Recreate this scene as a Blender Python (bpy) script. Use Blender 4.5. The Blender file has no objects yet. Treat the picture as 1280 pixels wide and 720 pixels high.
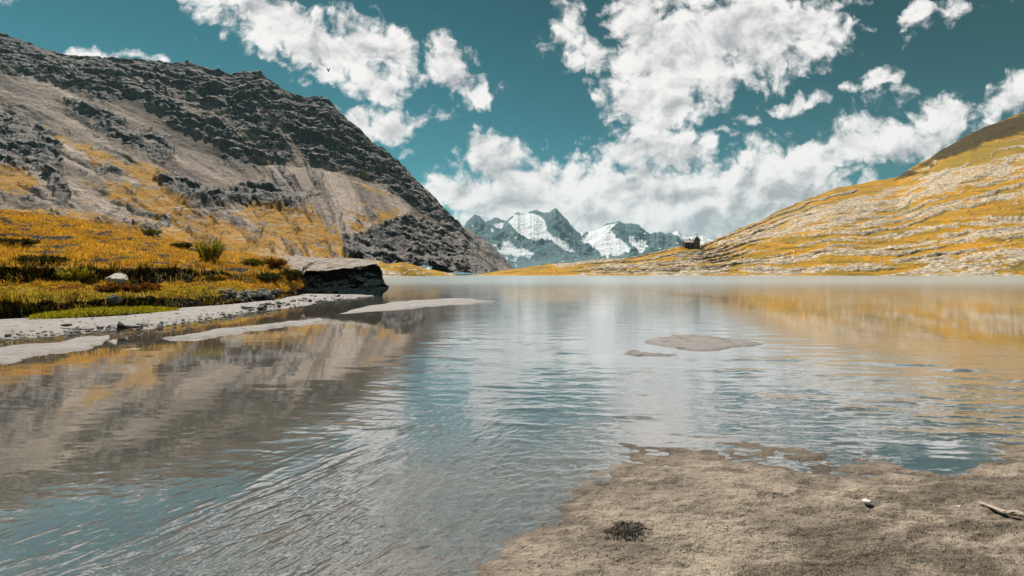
import bpy, bmesh, math, random
import numpy as np
from mathutils import Vector, Matrix

random.seed(7)
rng = np.random.default_rng(7)
S = bpy.context.scene
COL = S.collection

# ------------------------------------------------------------------ camera
F, HZ, H = 640.0, 342.0, 1.3          # focal length (in 1280-px units), horizon row, eye height
cam_d = bpy.data.cameras.new("camera")
cam = bpy.data.objects.new("camera", cam_d)
COL.objects.link(cam)
cam.location = (0, 0, H)
cam.rotation_euler = (math.radians(90), 0, 0)
cam_d.sensor_width = 36.0
cam_d.lens = 18.0
cam_d.shift_y = -(360.0 - HZ) / 1280.0
cam_d.clip_start = 0.05
cam_d.clip_end = 40000
S.camera = cam

# ------------------------------------------------------------------ light
SUN_EL, SUN_AZ = math.radians(56), math.radians(-32)      # azimuth measured from +Y towards +X
SUN_STRENGTH = 5.0
SKY_STRENGTH = 0.10
EXPOSURE = 0.66
sun_dir = Vector((math.sin(SUN_AZ) * math.cos(SUN_EL), math.cos(SUN_AZ) * math.cos(SUN_EL), math.sin(SUN_EL)))
sd = bpy.data.lights.new("sun", 'SUN')
sd.energy = SUN_STRENGTH
sd.angle = math.radians(0.5)
sd.color = (1.0, 0.94, 0.86)
so = bpy.data.objects.new("sun", sd)
COL.objects.link(so)
so.rotation_euler = sun_dir.to_track_quat('Z', 'Y').to_euler()

S.view_settings.view_transform = 'Standard'
S.view_settings.look = 'None'
S.view_settings.gamma = 1.0
S.view_settings.exposure = EXPOSURE
S.view_settings.use_curve_mapping = False
S.render.engine = 'CYCLES'
cy = S.cycles
cy.max_bounces = 6
cy.diffuse_bounces = 2
cy.glossy_bounces = 3
cy.transmission_bounces = 3
cy.transparent_max_bounces = 10
cy.volume_bounces = 0
cy.caustics_reflective = False
cy.caustics_refractive = False
cy.sample_clamp_indirect = 4.0
cy.use_denoising = True
try:
    cy.denoiser = 'OPENIMAGEDENOISE'
    cy.denoising_prefilter = 'ACCURATE'
except Exception:
    pass


# ------------------------------------------------------------------ node helper
class NT:
    def __init__(self, tree):
        self.t = tree

    def n(self, typ, ins=None, **props):
        nd = self.t.nodes.new(typ)
        for k, v in props.items():
            setattr(nd, k, v)
        if ins:
            items = ins.items() if isinstance(ins, dict) else enumerate(ins)
            for k, v in items:
                if v is None:
                    continue
                self.set(nd.inputs[k], v)
        return nd

    def set(self, sock, v):
        if isinstance(v, bpy.types.NodeSocket):
            self.t.links.new(v, sock)
        elif isinstance(v, bpy.types.Node):
            self.t.links.new(v.outputs[0], sock)
        else:
            if isinstance(v, (tuple, list)) and len(v) == 3 and sock.type == 'RGBA':
                v = (*v, 1.0)
            sock.default_value = v

    def m(self, op, a, b=None, c=None, clamp=False):
        nd = self.n('ShaderNodeMath', [a, b, c], operation=op)
        nd.use_clamp = clamp
        return nd.outputs[0]

    def v(self, op, a, b=None, c=None):
        nd = self.n('ShaderNodeVectorMath', None, operation=op)
        self.set(nd.inputs[0], a)
        if b is not None:
            if op == 'SCALE':
                self.set(nd.inputs['Scale'], b)
            else:
                self.set(nd.inputs[1], b)
        if c is not None:
            self.set(nd.inputs[2], c)
        return nd.outputs['Value'] if op in ('LENGTH', 'DOT_PRODUCT', 'DISTANCE') else nd.outputs[0]

    def mix(self, f, a, b, blend='MIX'):
        nd = self.n('ShaderNodeMix', None, data_type='RGBA', blend_type=blend)
        nd.clamp_factor = True
        self.set(nd.inputs[0], f)
        self.set(nd.inputs[6], a)
        self.set(nd.inputs[7], b)
        return nd.outputs[2]

    def ss(self, x, lo, hi, a=0.0, b=1.0, kind='SMOOTHSTEP'):
        nd = self.n('ShaderNodeMapRange', [x, lo, hi, a, b], interpolation_type=kind)
        return nd.outputs[0]

    def noise(self, vec, scale, detail=4, rough=0.55, dist=0.0, out=0, lac=2.0, dim='3D'):
        nd = self.n('ShaderNodeTexNoise', {'Vector': vec, 'Scale': scale, 'Detail': detail, 'Roughness': rough, 'Distortion': dist, 'Lacunarity': lac}, noise_dimensions=dim)
        return nd.outputs[out]

    def attr(self, name):
        return self.n('ShaderNodeAttribute', attribute_name=name).outputs['Fac']

    def pos(self, scale=(1, 1, 1), rot=(0, 0, 0)):
        g = self.n('ShaderNodeNewGeometry').outputs['Position']
        if scale == (1, 1, 1) and rot == (0, 0, 0):
            return g
        return self.n('ShaderNodeMapping', {'Vector': g, 'Scale': scale, 'Rotation': rot}).outputs[0]

    def bump(self, h, dist=1.0, strength=1.0, normal=None):
        nd = self.n('ShaderNodeBump', {'Height': h, 'Distance': dist, 'Strength': strength})
        if normal is not None:
            self.set(nd.inputs['Normal'], normal)
        return nd.outputs[0]


def new_mat(name):
    m = bpy.data.materials.new(name)
    m.use_nodes = True
    m.node_tree.nodes.clear()
    return m, NT(m.node_tree)


def finish(T, color, rough=0.9, normal=None, spec=0.2):
    b = T.n('ShaderNodeBsdfPrincipled', {'Base Color': color, 'Roughness': rough, 'Specular IOR Level': spec})
    if normal is not None:
        T.set(b.inputs['Normal'], normal)
    o = T.n('ShaderNodeOutputMaterial', {'Surface': b.outputs[0]})
    return b


# ------------------------------------------------------------------ world: sky and clouds
world = bpy.data.worlds.new("World")
S.world = world
world.use_nodes = True
world.node_tree.nodes.clear()
T = NT(world.node_tree)
sky = T.n('ShaderNodeTexSky')
sky.sky_type = 'NISHITA'
sky.sun_disc = False
sky.sun_elevation = SUN_EL
sky.sun_rotation = SUN_AZ
sky.altitude = 2000
sky.air_density = 1.0
sky.dust_density = 0.4
sky.ozone_density = 1.5
SKY_TINT = (0.10, 0.395, 0.305)
sky_c = T.mix(1.0, sky.outputs[0], SKY_TINT, 'MULTIPLY')
lum = T.n('ShaderNodeRGBToBW', [sky_c]).outputs[0]
sky_c = T.mix(0.6, sky_c, T.v('SCALE', (0.23, 0.99, 1.22), lum))
tc = T.n('ShaderNodeTexCoord').outputs['Generated']
dirv = T.v('NORMALIZE', tc)
sep = T.n('ShaderNodeSeparateXYZ', [dirv])
dy = T.m('MAXIMUM', T.m('ABSOLUTE', sep.outputs[1]), 0.08)
cu = T.m('DIVIDE', sep.outputs[0], dy)
cv = T.m('DIVIDE', T.m('MAXIMUM', sep.outputs[2], 0.0), dy)
P = T.n('ShaderNodeCombineXYZ', [cu, cv, 0.0]).outputs[0]
# warp the coordinates so that the cloud outlines are ragged
wn = T.noise(P, 7.0, 3, 0.6, out=1, dim='2D')
Pw = T.v('ADD', P, T.v('SCALE', T.v('SUBTRACT', wn, (0.5, 0.5, 0.5)), 0.07))
wn2 = T.noise(P, 26.0, 3, 0.6, out=1, dim='2D')
Pw = T.v('ADD', Pw, T.v('SCALE', T.v('SUBTRACT', wn2, (0.5, 0.5, 0.5)), 0.03))
# (centre x, centre y, radius x, radius y, tilt in degrees clockwise, weight): angular positions of the cloud masses
CL = [
    (262, -14, 70, 22, 20, 1), (345, 25, 85, 36, 24, 1.1), (425, 62, 80, 36, 16, 1.15), (484, 70, 44, 30, -10, 1), (470, 108, 38, 26, 25, 1), (292, 30, 50, 9, 18, .55), (345, 76, 26, 8, 25, .55),
    (556, 56, 16, 22, -20, .8), (565, 98, 44, 25, 20, 1), (590, 112, 26, 20, 0, .9),
    (478, 160, 46, 18, -12, 1), (522, 148, 34, 12, -18, .8), (450, 152, 30, 16, 0, .9), (519, 193, 13, 9, 0, .55),
    (712, 40, 20, 42, 8, .75), (745, 72, 48, 26, 12, .85), (800, 20, 46, 50, 0, 1.1), (850, 70, 88, 58, -10, 1.25), (930, 48, 100, 58, -10, 1.25), (1005, 36, 50, 48, -15, 1), (820, 128, 62, 32, 0, 1.1), (1040, 42, 40, 15, -20, .6), (742, 122, 13, 9, 0, .5), (905, -20, 100, 30, 0, 1),
    (618, 205, 44, 34, -20, 1), (588, 243, 62, 34, 0, 1.1), (690, 250, 130, 54, -5, 1.25), (800, 190, 52, 44, -15, 1.1), (855, 195, 62, 32, 10, 1.1), (790, 250, 130, 52, 0, 1.25), (900, 250, 120, 46, 0, 1.2), (960, 228, 80, 40, -15, 1.15), (1010, 205, 70, 40, -20, 1.1), (1085, 158, 48, 28, -25, 1), (1060, 188, 60, 34, -15, 1.1), (1130, 180, 80, 26, -12, 1), (1178, 146, 40, 22, -12, 1), (850, 285, 260, 34, 0, 1.1), (560, 240, 40, 16, 0, .9), (1000, 250, 110, 32, -18, 1), (900, 163, 26, 6, 0, .55),
    (1252, 132, 44, 26, -20, 1), (1278, 112, 30, 20, 0, .9), (1102, 90, 20, 13, -15, .85), (998, 128, 34, 9, -12, .8), (943, 145, 18, 9, 0, .75), (955, 176, 20, 14, 0, .7), (955, 162, 22, 6, 10, .5), (1060, 105, 11, 7, 0, .5),
    (1175, 14, 62, 14, -20, .75), (1150, 38, 34, 8, -40, .6), (1130, 18, 36, 7, -30, .5), (120, 70, 70, 7, 5, .55),
    (60, -90, 160, 40, 10, .9), (-250, -60, 180, 70, 0, 1), (-180, 130, 90, 26, 0, .9), (640, -190, 260, 60, 10, 1), (1150, -140, 200, 60, -10, 1), (1480, 60, 130, 60, -15, 1.1), (1600, 200, 200, 50, 0, 1), (420, -130, 200, 60, 12, 1.1), (300, -420, 200, 70, 0, 1), (1200, -420, 300, 80, 0, 1), (-500, 200, 260, 50, 0, 1),
]
acc = None
for (cx, cyy, rx, ry, ang, w) in CL:
    mp = T.n('ShaderNodeMapping', {'Vector': Pw, 'Location': ((cx - 640) / F, (HZ - cyy) / F, 0), 'Rotation': (0, 0, math.radians(-ang)), 'Scale': (rx / F * 1.55, ry / F * 1.55, 1)}, vector_type='TEXTURE')
    ln = T.v('LENGTH', mp.outputs[0])
    f = T.m('MULTIPLY_ADD', ln, -w, w)
    acc = f if acc is None else T.m('MAXIMUM', acc, f)
# the sky behind the viewer is clear
acc = T.m('SUBTRACT', acc, T.ss(sep.outputs[1], 0.12, -0.12, 0.0, 1.5))
acc = T.m('MAXIMUM', acc, -0.6)
Pn = T.v('MULTIPLY', P, (1.0, 1.35, 1.0))
fb = T.noise(Pn, 9.0, 11, 0.60, 0.35, dim='2D')
Poff = T.v('ADD', Pn, (-0.012, 0.03, 0.0))
fb2 = T.noise(Poff, 9.0, 7, 0.58, 0.35, dim='2D')
vor = T.n('ShaderNodeTexVoronoi', {'Vector': Pw, 'Scale': 22.0, 'Detail': 3.0, 'Roughness': 0.55, 'Smoothness': 0.4}, feature='SMOOTH_F1', voronoi_dimensions='2D').outputs[0]
fld = T.m('ADD', T.m('ADD', acc, -0.03), T.m('MULTIPLY', T.m('SUBTRACT', fb, 0.5), 1.5))
fld = T.m('ADD', fld, T.m('MULTIPLY', T.m('SUBTRACT', 0.40, vor), 0.55))
dens = T.ss(fld, -0.12, 0.42)
thick = T.ss(acc, 0.35, 1.05)
sh = T.m('ADD', T.m('MULTIPLY', T.m('SUBTRACT', fb2, fb), 2.6), T.m('MULTIPLY', thick, 0.30))
sh = T.m('ADD', sh, T.m('MULTIPLY', T.m('SUBTRACT', T.noise(T.v('MULTIPLY', P, (1.0, 2.2, 1.0)), 5.0, 4, 0.55, dim='2D'), 0.5), 1.3))
sh = T.m('ADD', sh, T.m('MULTIPLY', T.m('SUBTRACT', vor, .44), .42))
sh = T.ss(sh, -0.1, 1.15)
CLOUD_LIT, CLOUD_GREY = (6.3, 6.05, 5.9), (2.7, 2.7, 2.85)
cl_c = T.mix(sh, CLOUD_LIT, CLOUD_GREY)
sky_c = T.v('SCALE', sky_c, T.ss(T.m('MULTIPLY_ADD', cu, 0.35, cv), -0.15, 0.85, 1.2, 0.55))
fullc = T.mix(T.m('MULTIPLY', dens, 0.97), sky_c, cl_c)
bg = T.n('ShaderNodeBackground', {'Color': fullc, 'Strength': SKY_STRENGTH})
T.n('ShaderNodeOutputWorld', {'Surface': bg.outputs[0]})
world.cycles.sampling_method = 'MANUAL'
world.cycles.sample_map_resolution = 512


# ------------------------------------------------------------------ numpy noise
_perm = rng.permutation(256).astype(np.int32)
_perm = np.concatenate([_perm, _perm, _perm])
_g = rng.normal(size=(256, 3))
_g /= np.linalg.norm(_g, axis=1)[:, None]


def perlin(x, y, z):
    x, y, z = np.broadcast_arrays(np.asarray(x, float), np.asarray(y, float), np.asarray(z, float))
    xi, yi, zi = np.floor(x), np.floor(y), np.floor(z)
    fx, fy, fz = x - xi, y - yi, z - zi
    xi, yi, zi = xi.astype(np.int64) & 255, yi.astype(np.int64) & 255, zi.astype(np.int64) & 255
    u, v, w = [t * t * t * (t * (t * 6 - 15) + 10) for t in (fx, fy, fz)]
    out = 0
    for dx in (0, 1):
        for dyy in (0, 1):
            for dz in (0, 1):
                h = _perm[_perm[_perm[(xi + dx) & 255] + ((yi + dyy) & 255)] + ((zi + dz) & 255)]
                g = _g[h]
                d = g[..., 0] * (fx - dx) + g[..., 1] * (fy - dyy) + g[..., 2] * (fz - dz)
                out = out + d * (u if dx else 1 - u) * (v if dyy else 1 - v) * (w if dz else 1 - w)
    return out * 1.5


def fbm(x, y, z=0.0, oct=5, gain=0.5, ridged=False):
    a, s, tot, out = 1.0, 1.0, 0.0, 0.0
    for i in range(oct):
        n = perlin(np.asarray(x) * s + 17.3 * i, np.asarray(y) * s + 5.1 * i, np.asarray(z) * s + 3.7 * i)
        if ridged:
            n = 1 - 2 * np.abs(n)
        out = out + a * n
        tot += a
        a *= gain
        s *= 2.03
    return out / tot


def sstep(x, lo, hi):
    t = np.clip((x - lo) / (hi - lo), 0, 1)
    return t * t * (3 - 2 * t)


def poly_sd(px, py, poly):
    """signed distance to a polygon, positive inside"""
    p = np.array(poly, float)
    d = np.full(px.shape, 1e9)
    inside = np.zeros(px.shape, bool)
    n = len(p)
    for i in range(n):
        a, b = p[i], p[(i + 1) % n]
        ex, ey = b - a
        wx, wy = px - a[0], py - a[1]
        t = np.clip((wx * ex + wy * ey) / (ex * ex + ey * ey + 1e-9), 0, 1)
        d = np.minimum(d, np.hypot(wx - ex * t, wy - ey * t))
        c = (a[1] > py) != (b[1] > py)
        if abs(ey) > 1e-9:
            c &= px < (ex * (py - a[1]) / ey + a[0])
            inside ^= c
    return np.where(inside, d, -d)


def line_d(px, py, pts):
    p = np.array(pts, float)
    d = np.full(px.shape, 1e9)
    for a, b in zip(p[:-1], p[1:]):
        ex, ey = b - a
        wx, wy = px - a[0], py - a[1]
        t = np.clip((wx * ex + wy * ey) / (ex * ex + ey * ey + 1e-9), 0, 1)
        d = np.minimum(d, np.hypot(wx - ex * t, wy - ey * t))
    return d


def pmask(px, py, polys, soft=4, wob=None):
    out = np.zeros(px.shape)
    for q in polys:
        sdv = poly_sd(px, py, q)
        if wob is not None:
            sdv = sdv + wob
        out = np.maximum(out, sstep(sdv, -soft, soft))
    return out


def at(px, py, Y):
    return np.stack([(px - 640.0) / F * Y, Y + 0 * px, H + (HZ - py) / F * Y], -1)


def grid_mesh(name, P3, attrs, mat, smooth=True):
    if P3[0, 0, 1] > P3[-1, 0, 1]:        # keep the faces looking up
        P3 = P3[::-1]
        attrs = {k: v[::-1] for k, v in attrs.items()}
    nr, nc = P3.shape[:2]
    me = bpy.data.meshes.new(name)
    me.vertices.add(nr * nc)
    me.vertices.foreach_set('co', P3.reshape(-1).astype(np.float32))
    idx = np.arange(nr * nc).reshape(nr, nc)
    q = np.stack([idx[:-1, :-1], idx[:-1, 1:], idx[1:, 1:], idx[1:, :-1]], -1).reshape(-1, 4)
    me.loops.add(q.size)
    me.loops.foreach_set('vertex_index', q.reshape(-1).astype(np.int32))
    me.polygons.add(len(q))
    me.polygons.foreach_set('loop_start', (np.arange(len(q)) * 4).astype(np.int32))
    me.polygons.foreach_set('use_smooth', np.full(len(q), smooth))
    me.update(calc_edges=True)
    for k, v in attrs.items():
        a = me.attributes.new(k, 'FLOAT', 'POINT')
        a.data.foreach_set('value', np.ascontiguousarray(v.reshape(-1), dtype=np.float32))
    me.materials.append(mat)
    ob = bpy.data.objects.new(name, me)
    COL.objects.link(ob)
    return ob


def mesh_obj(name, verts, faces, mat, parent=None, smooth=False):
    me = bpy.data.meshes.new(name)
    me.from_pydata([tuple(v) for v in verts], [], faces)
    me.update()
    if smooth:
        me.polygons.foreach_set('use_smooth', [True] * len(me.polygons))
    me.materials.append(mat)
    ob = bpy.data.objects.new(name, me)
    COL.objects.link(ob)
    if parent:
        ob.parent = parent
    return ob


def bm_obj(name, bm, mat, parent=None, smooth=False):
    me = bpy.data.meshes.new(name)
    bm.normal_update()
    bm.to_mesh(me)
    bm.free()
    if smooth:
        me.polygons.foreach_set('use_smooth', [True] * len(me.polygons))
    me.materials.append(mat)
    ob = bpy.data.objects.new(name, me)
    COL.objects.link(ob)
    if parent:
        ob.parent = parent
    return ob


def tag(o, label=None, cat=None, group=None, kind=None):
    if label:
        o['label'] = label
    if cat:
        o['category'] = cat
    if group:
        o['group'] = group
    if kind:
        o['kind'] = kind
    return o


def interp_cols(px, cols, smooth=0):
    """cols: {px: [(py, Y), ...]} -> arrays py[k, px], Y[k, px]"""
    ks = sorted(cols)
    K = len(cols[ks[0]])
    py = np.stack([np.interp(px, ks, [cols[k][j][0] for k in ks]) for j in range(K)])
    YY = np.stack([np.interp(px, ks, [cols[k][j][1] for k in ks]) for j in range(K)])
    if smooth:
        w = np.hanning(smooth * 2 + 3)[1:-1]
        w /= w.sum()
        for arr in (py, YY):
            for j in range(K):
                e = np.pad(arr[j], smooth, mode='edge')
                arr[j] = np.convolve(e, w, 'valid')
    return py, YY


def loft(py, YY, segs):
    rp, rY = [], []
    K = len(py)
    for j in range(K - 1):
        n = segs[j]
        for i in range(n + (1 if j == K - 2 else 0)):
            t = i / n
            rY.append(YY[j] * (1 - t) + YY[j + 1] * t)
            # straight in world space between the two keys
            z = (HZ - py[j]) * YY[j] * (1 - t) + (HZ - py[j + 1]) * YY[j + 1] * t
            rp.append(HZ - z / rY[-1])
    return np.array(rp), np.array(rY)


def px_cols(lo, hi, step, out_lo, out_hi, out_step):
    return np.concatenate([np.arange(out_lo, lo, out_step), np.arange(lo, hi, step), np.arange(hi, out_hi + 1, out_step)]).astype(float)


# ------------------------------------------------------------------ materials of the terrain
def mat_left_mountain():
    m, T = new_mat('mountain_ground')
    rock, grass, pale = T.attr('rock'), T.attr('grass'), T.attr('pale')
    p = T.pos()
    n1 = T.noise(p, 0.05, 8, 0.65)
    n2 = T.noise(p, 0.22, 6, 0.7)
    n3 = T.noise(T.pos((0.25, 0.25, 0.06)), 1.0, 5, 0.65)
    scree = T.mix(n1, (0.11, 0.09, 0.072), (0.28, 0.225, 0.185))
    n5 = T.noise(p, 0.55, 4, 0.7)
    scree = T.mix(T.m('MULTIPLY', T.ss(T.m('ADD', n2, T.m('MULTIPLY', T.m('SUBTRACT', n5, .5), .7)), 0.49, 0.58), .85), scree, (0.085, 0.075, 0.065))
    scree = T.mix(T.ss(n5, 0.48, 0.62), scree, (0.44, 0.37, 0.31))
    fl = T.noise(T.pos((0.16, 0.02, 0.03), (0, 0, 0.5)), 1.0, 5, 0.6)
    scree = T.mix(T.ss(fl, 0.52, 0.68), scree, (0.13, 0.11, 0.09))
    scree = T.mix(T.m('MULTIPLY', pale, 0.7), scree, T.mix(T.ss(n5, .4, .65), (0.22, 0.185, 0.16), (0.38, 0.32, 0.28)))
    gr = T.mix(T.ss(n2, 0.35, 0.65), (0.44, 0.215, 0.025), (0.24, 0.14, 0.025))
    gr = T.mix(T.ss(n5, 0.52, 0.66), gr, (0.12, 0.085, 0.03))
    gr = T.mix(T.ss(n1, 0.5, 0.66), gr, (0.34, 0.26, 0.16))
    rk = T.mix(T.ss(n3, 0.35, 0.68), (0.040, 0.045, 0.05), (0.21, 0.20, 0.195))
    rk = T.mix(T.ss(T.m('ADD', n1, T.m('MULTIPLY', T.m('SUBTRACT', n5, .5), .6)), 0.56, 0.66), rk, (0.36, 0.33, 0.31))
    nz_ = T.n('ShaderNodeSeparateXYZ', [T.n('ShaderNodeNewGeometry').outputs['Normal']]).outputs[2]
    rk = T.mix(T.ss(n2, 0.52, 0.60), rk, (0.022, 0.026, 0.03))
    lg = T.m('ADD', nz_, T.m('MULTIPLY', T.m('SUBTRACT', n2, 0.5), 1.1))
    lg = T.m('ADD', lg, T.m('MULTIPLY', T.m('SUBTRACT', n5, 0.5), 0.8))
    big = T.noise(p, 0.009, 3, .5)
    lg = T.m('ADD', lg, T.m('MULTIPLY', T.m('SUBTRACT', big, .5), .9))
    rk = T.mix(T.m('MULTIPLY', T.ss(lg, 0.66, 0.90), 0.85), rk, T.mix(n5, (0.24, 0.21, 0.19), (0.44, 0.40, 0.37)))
    strk = T.attr('strk')
    scree = T.mix(T.m('MULTIPLY', T.ss(T.m('ADD', strk, T.m('MULTIPLY', T.m('SUBTRACT', n5, .5), .35)), .08, .30), .75), scree, (0.095, 0.08, 0.065))
    scree = T.mix(T.m('MULTIPLY', T.ss(T.m('ADD', strk, T.m('MULTIPLY', T.m('SUBTRACT', n5, .5), .35)), -.10, -.34), .6), scree, (0.47, 0.40, 0.345))
    fan = T.attr('fan')
    scree = T.mix(1.0, scree, T.mix(T.ss(fan, -.25, .25), (.52, .50, .49), (1.25, 1.22, 1.2)), 'MULTIPLY')
    edge = T.m('ADD', T.m('MULTIPLY', T.m('SUBTRACT', n2, 0.5), 1.7), T.m('MULTIPLY', T.m('SUBTRACT', n1, 0.5), 1.5))
    c = T.mix(T.ss(T.m('ADD', grass, edge), 0.35, 0.65), scree, gr)
    c = T.mix(T.ss(T.m('ADD', rock, edge), 0.38, 0.62), c, rk)
    hb = T.m('ADD', T.m('MULTIPLY', n2, T.m('MULTIPLY_ADD', rock, 5.0, 2.4)), T.m('MULTIPLY', n3, T.m('MULTIPLY', rock, 6.0)))
    finish(T, c, 0.95, T.bump(hb, 1.0, 1.0), 0.1)
    return m


def mat_right_hill():
    m, T = new_mat('hill_ground')
    rock, heath, green = T.attr('rock'), T.attr('heath'), T.attr('green')  # heath: dark heath plus a painted cloud shadow
    p = T.pos()
    n1 = T.noise(p, 0.035, 7, 0.62)
    n2 = T.noise(p, 0.30, 6, 0.68)
    ns = T.noise(T.pos((0.05, 0.05, 0.6)), 1.0, 6, 0.62)
    gr = T.mix(T.ss(n1, 0.35, 0.66), (0.49, 0.235, 0.018), (0.34, 0.195, 0.024))
    gr = T.mix(T.ss(n2, 0.48, 0.66), gr, (0.20, 0.12, 0.02))
    gr = T.mix(T.ss(T.noise(T.pos((0.03, 0.03, 0.25)), 1.0, 6, .65), 0.52, 0.66), gr, (0.15, 0.105, 0.02))
    gr = T.mix(T.ss(T.noise(p, 0.9, 4, .7), 0.56, 0.68), gr, (0.08, 0.06, 0.02))
    gr = T.mix(T.m('MULTIPLY', green, 0.8), gr, (0.17, 0.135, 0.03))
    gr = T.mix(heath, gr, T.mix(T.ss(n2, .35, .65), (0.012, 0.013, 0.008), (0.07, 0.045, 0.015)))  # dark heath, with cloud shadow painted into its colour
    n4 = T.noise(p, 1.1, 4, .7)
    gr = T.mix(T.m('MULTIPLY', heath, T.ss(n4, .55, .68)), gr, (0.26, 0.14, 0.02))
    vo = T.n('ShaderNodeTexVoronoi', {'Vector': T.v('ADD', T.pos((0.22, 0.16, 0.62)), T.v('SCALE', T.noise(T.pos(), 0.5, 3, .6, out=1), 1.1)), 'Scale': 1.0, 'Detail': 1.0, 'Randomness': 1.0}, feature='DISTANCE_TO_EDGE').outputs[0]
    crack = T.ss(T.m('ADD', vo, T.m('MULTIPLY', T.m('SUBTRACT', n2, .5), .25)), 0.0, 0.10)
    n4 = T.noise(p, 1.1, 4, .7)
    rk = T.mix(n2, (0.42, 0.335, 0.235), (0.66, 0.545, 0.41))
    rk = T.mix(T.ss(n4, 0.54, 0.66), rk, (0.15, 0.12, 0.085))
    rk = T.mix(T.ss(ns, 0.52, 0.66), rk, (0.33, 0.27, 0.20))
    rk = T.mix(T.m('MULTIPLY', T.m('SUBTRACT', 1.0, crack), 0.55), rk, (0.09, 0.075, 0.06))
    edge = T.m('ADD', T.m('MULTIPLY', T.m('SUBTRACT', n2, 0.5), 1.9), T.m('MULTIPLY', T.m('SUBTRACT', ns, 0.5), 2.0))
    c = T.mix(T.ss(T.m('ADD', rock, edge), 0.42, 0.58), gr, rk)
    hb = T.m('ADD', T.m('MULTIPLY', n2, 1.0), T.m('MULTIPLY', T.m('MULTIPLY', crack, rock), 0.5))
    finish(T, c, 0.95, T.bump(hb, 1.0, 0.8), 0.1)
    return m


def mat_snow_mountain():
    m, T = new_mat('snow_and_rock')
    snow = T.attr('snow')
    p = T.pos()
    n1 = T.noise(p, 0.007, 8, 0.65)
    n2 = T.noise(p, 0.027, 6, 0.7)
    rk = T.mix(n2, (0.05, 0.10, 0.115), (0.15, 0.215, 0.235))
    sn = T.mix(n1, (0.86, 0.86, 0.88), (0.56, 0.60, 0.64))
    edge = T.m('MULTIPLY', T.m('SUBTRACT', n2, 0.5), 1.5)
    c = T.mix(T.ss(T.m('ADD', snow, edge), 0.40, 0.64), rk, sn)
    finish(T, c, 0.9, T.bump(n2, 30.0, 1.0), 0.1)
    return m


# ------------------------------------------------------------------ far ground sheet
m_gr, T = new_mat('far_ground')
finish(T, T.mix(T.noise(T.pos(), 0.01, 5), (0.16, 0.13, 0.06), (0.26, 0.22, 0.15)))
gs = 12000.0
ground = mesh_obj('ground', [(-gs, -4000, -6), (gs, -4000, -6), (gs, 9000, -6), (-gs, 9000, -6)], [(0, 1, 2, 3)], m_gr)
tag(ground, kind='structure')

# ------------------------------------------------------------------ left mountain
px = px_cols(-40, 660, 1.0, -700, 700, 7)
MC = {
    -700: [(330, 140), (262, 330), (140, 640), (66, 900), (120, 1200)],
    -300: [(328, 145), (255, 340), (140, 680), (12, 960), (110, 1300)],
    0: [(325, 150), (258, 350), (150, 720), (42, 1000), (110, 1300)],
    80: [(328, 155), (266, 360), (150, 735), (69, 1000), (120, 1300)],
    150: [(330, 160), (272, 380), (152, 760), (77, 1000), (130, 1300)],
    230: [(332, 170), (280, 390), (185, 770), (80, 1000), (140, 1300)],
    300: [(335, 180), (290, 400), (205, 780), (91, 1000), (150, 1300)],
    400: [(338, 220), (305, 430), (211, 800), (124, 980), (180, 1250)],
    480: [(341, 330), (315, 480), (232, 820), (190, 950), (230, 1200)],
    540: [(343.2, 400), (318, 520), (277, 800), (246, 920), (280, 1100)],
    577: [(343.6, 420), (325, 540), (302, 780), (284, 880), (310, 1000)],
    610: [(343.8, 440), (334, 560), (326, 700), (321, 800), (330, 900)],
    624: [(344.2, 450), (342, 560), (340, 650), (338, 700), (341, 800)],
    640: [(345.6, 460), (345.0, 560), (344.6, 650), (344.2, 700), (344, 800)],
    700: [(345.6, 460), (345.0, 560), (344.6, 650), (344.2, 700), (344, 800)],
}
py_k, Y_k = interp_cols(px, MC, 12)
SIL = [(-700, 66), (-300, 12), (0, 41), (30, 54), (55, 64), (88, 70), (130, 73), (180, 78), (240, 80), (262, 87), (288, 94), (305, 91), (326, 92), (340, 103), (356, 114), (379, 124), (395, 123), (409, 125), (418, 134), (427, 145), (450, 164), (480, 189), (510, 215), (540, 246), (562, 267), (577, 284), (592, 303), (610, 320), (624, 338), (640, 345), (700, 345)]
py_k[3] = np.interp(px, [a for a, b in SIL], [b for a, b in SIL])
PY, YY = loft(py_k, Y_k, [90, 170, 170, 30])
PX = np.broadcast_to(px, PY.shape)
wob = 9 * fbm(PX / 34, PY / 22, 3.0, 4) + 6 * fbm(PX / 9, PY / 7, 8.0, 3)
ROCKS = [
    [(-760, 30), (-300, -20), (0, 20), (300, 60), (440, 120), (640, 330), (577, 303), (540, 276), (506, 256), (469, 227), (424, 212), (396, 206), (375, 190), (352, 203), (322, 205), (285, 196), (262, 176), (246, 170), (222, 160), (205, 150), (186, 132), (160, 122), (130, 128), (95, 112), (60, 100), (25, 92), (0, 84), (-300, 60), (-760, 110)],
    [(0, 148), (30, 160), (58, 185), (64, 212), (40, 212), (0, 206), (-120, 190), (-120, 140)],
    [(45, 176), (60, 178), (74, 212), (86, 250), (78, 256), (64, 230), (52, 200)],
    [(45, 158), (66, 166), (82, 186), (70, 190), (52, 176)],
    [(84, 126), (130, 140), (165, 160), (205, 178), (226, 196), (210, 200), (175, 190), (140, 172), (105, 152), (80, 136)],
    [(196, 226), (240, 226), (280, 236), (330, 232), (356, 246), (340, 262), (300, 256), (250, 258), (214, 246)],
    [(457, 292), (480, 280), (510, 271), (540, 280), (580, 306), (626, 334), (600, 346), (500, 346), (476, 322), (462, 304)],
    [(432, 296), (450, 302), (478, 318), (505, 330), (505, 346), (440, 346), (432, 330)],
    [(330, 244), (352, 246), (372, 262), (360, 268), (338, 258)],
]
rock = pmask(PX, PY, ROCKS, 5, wob)
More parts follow.
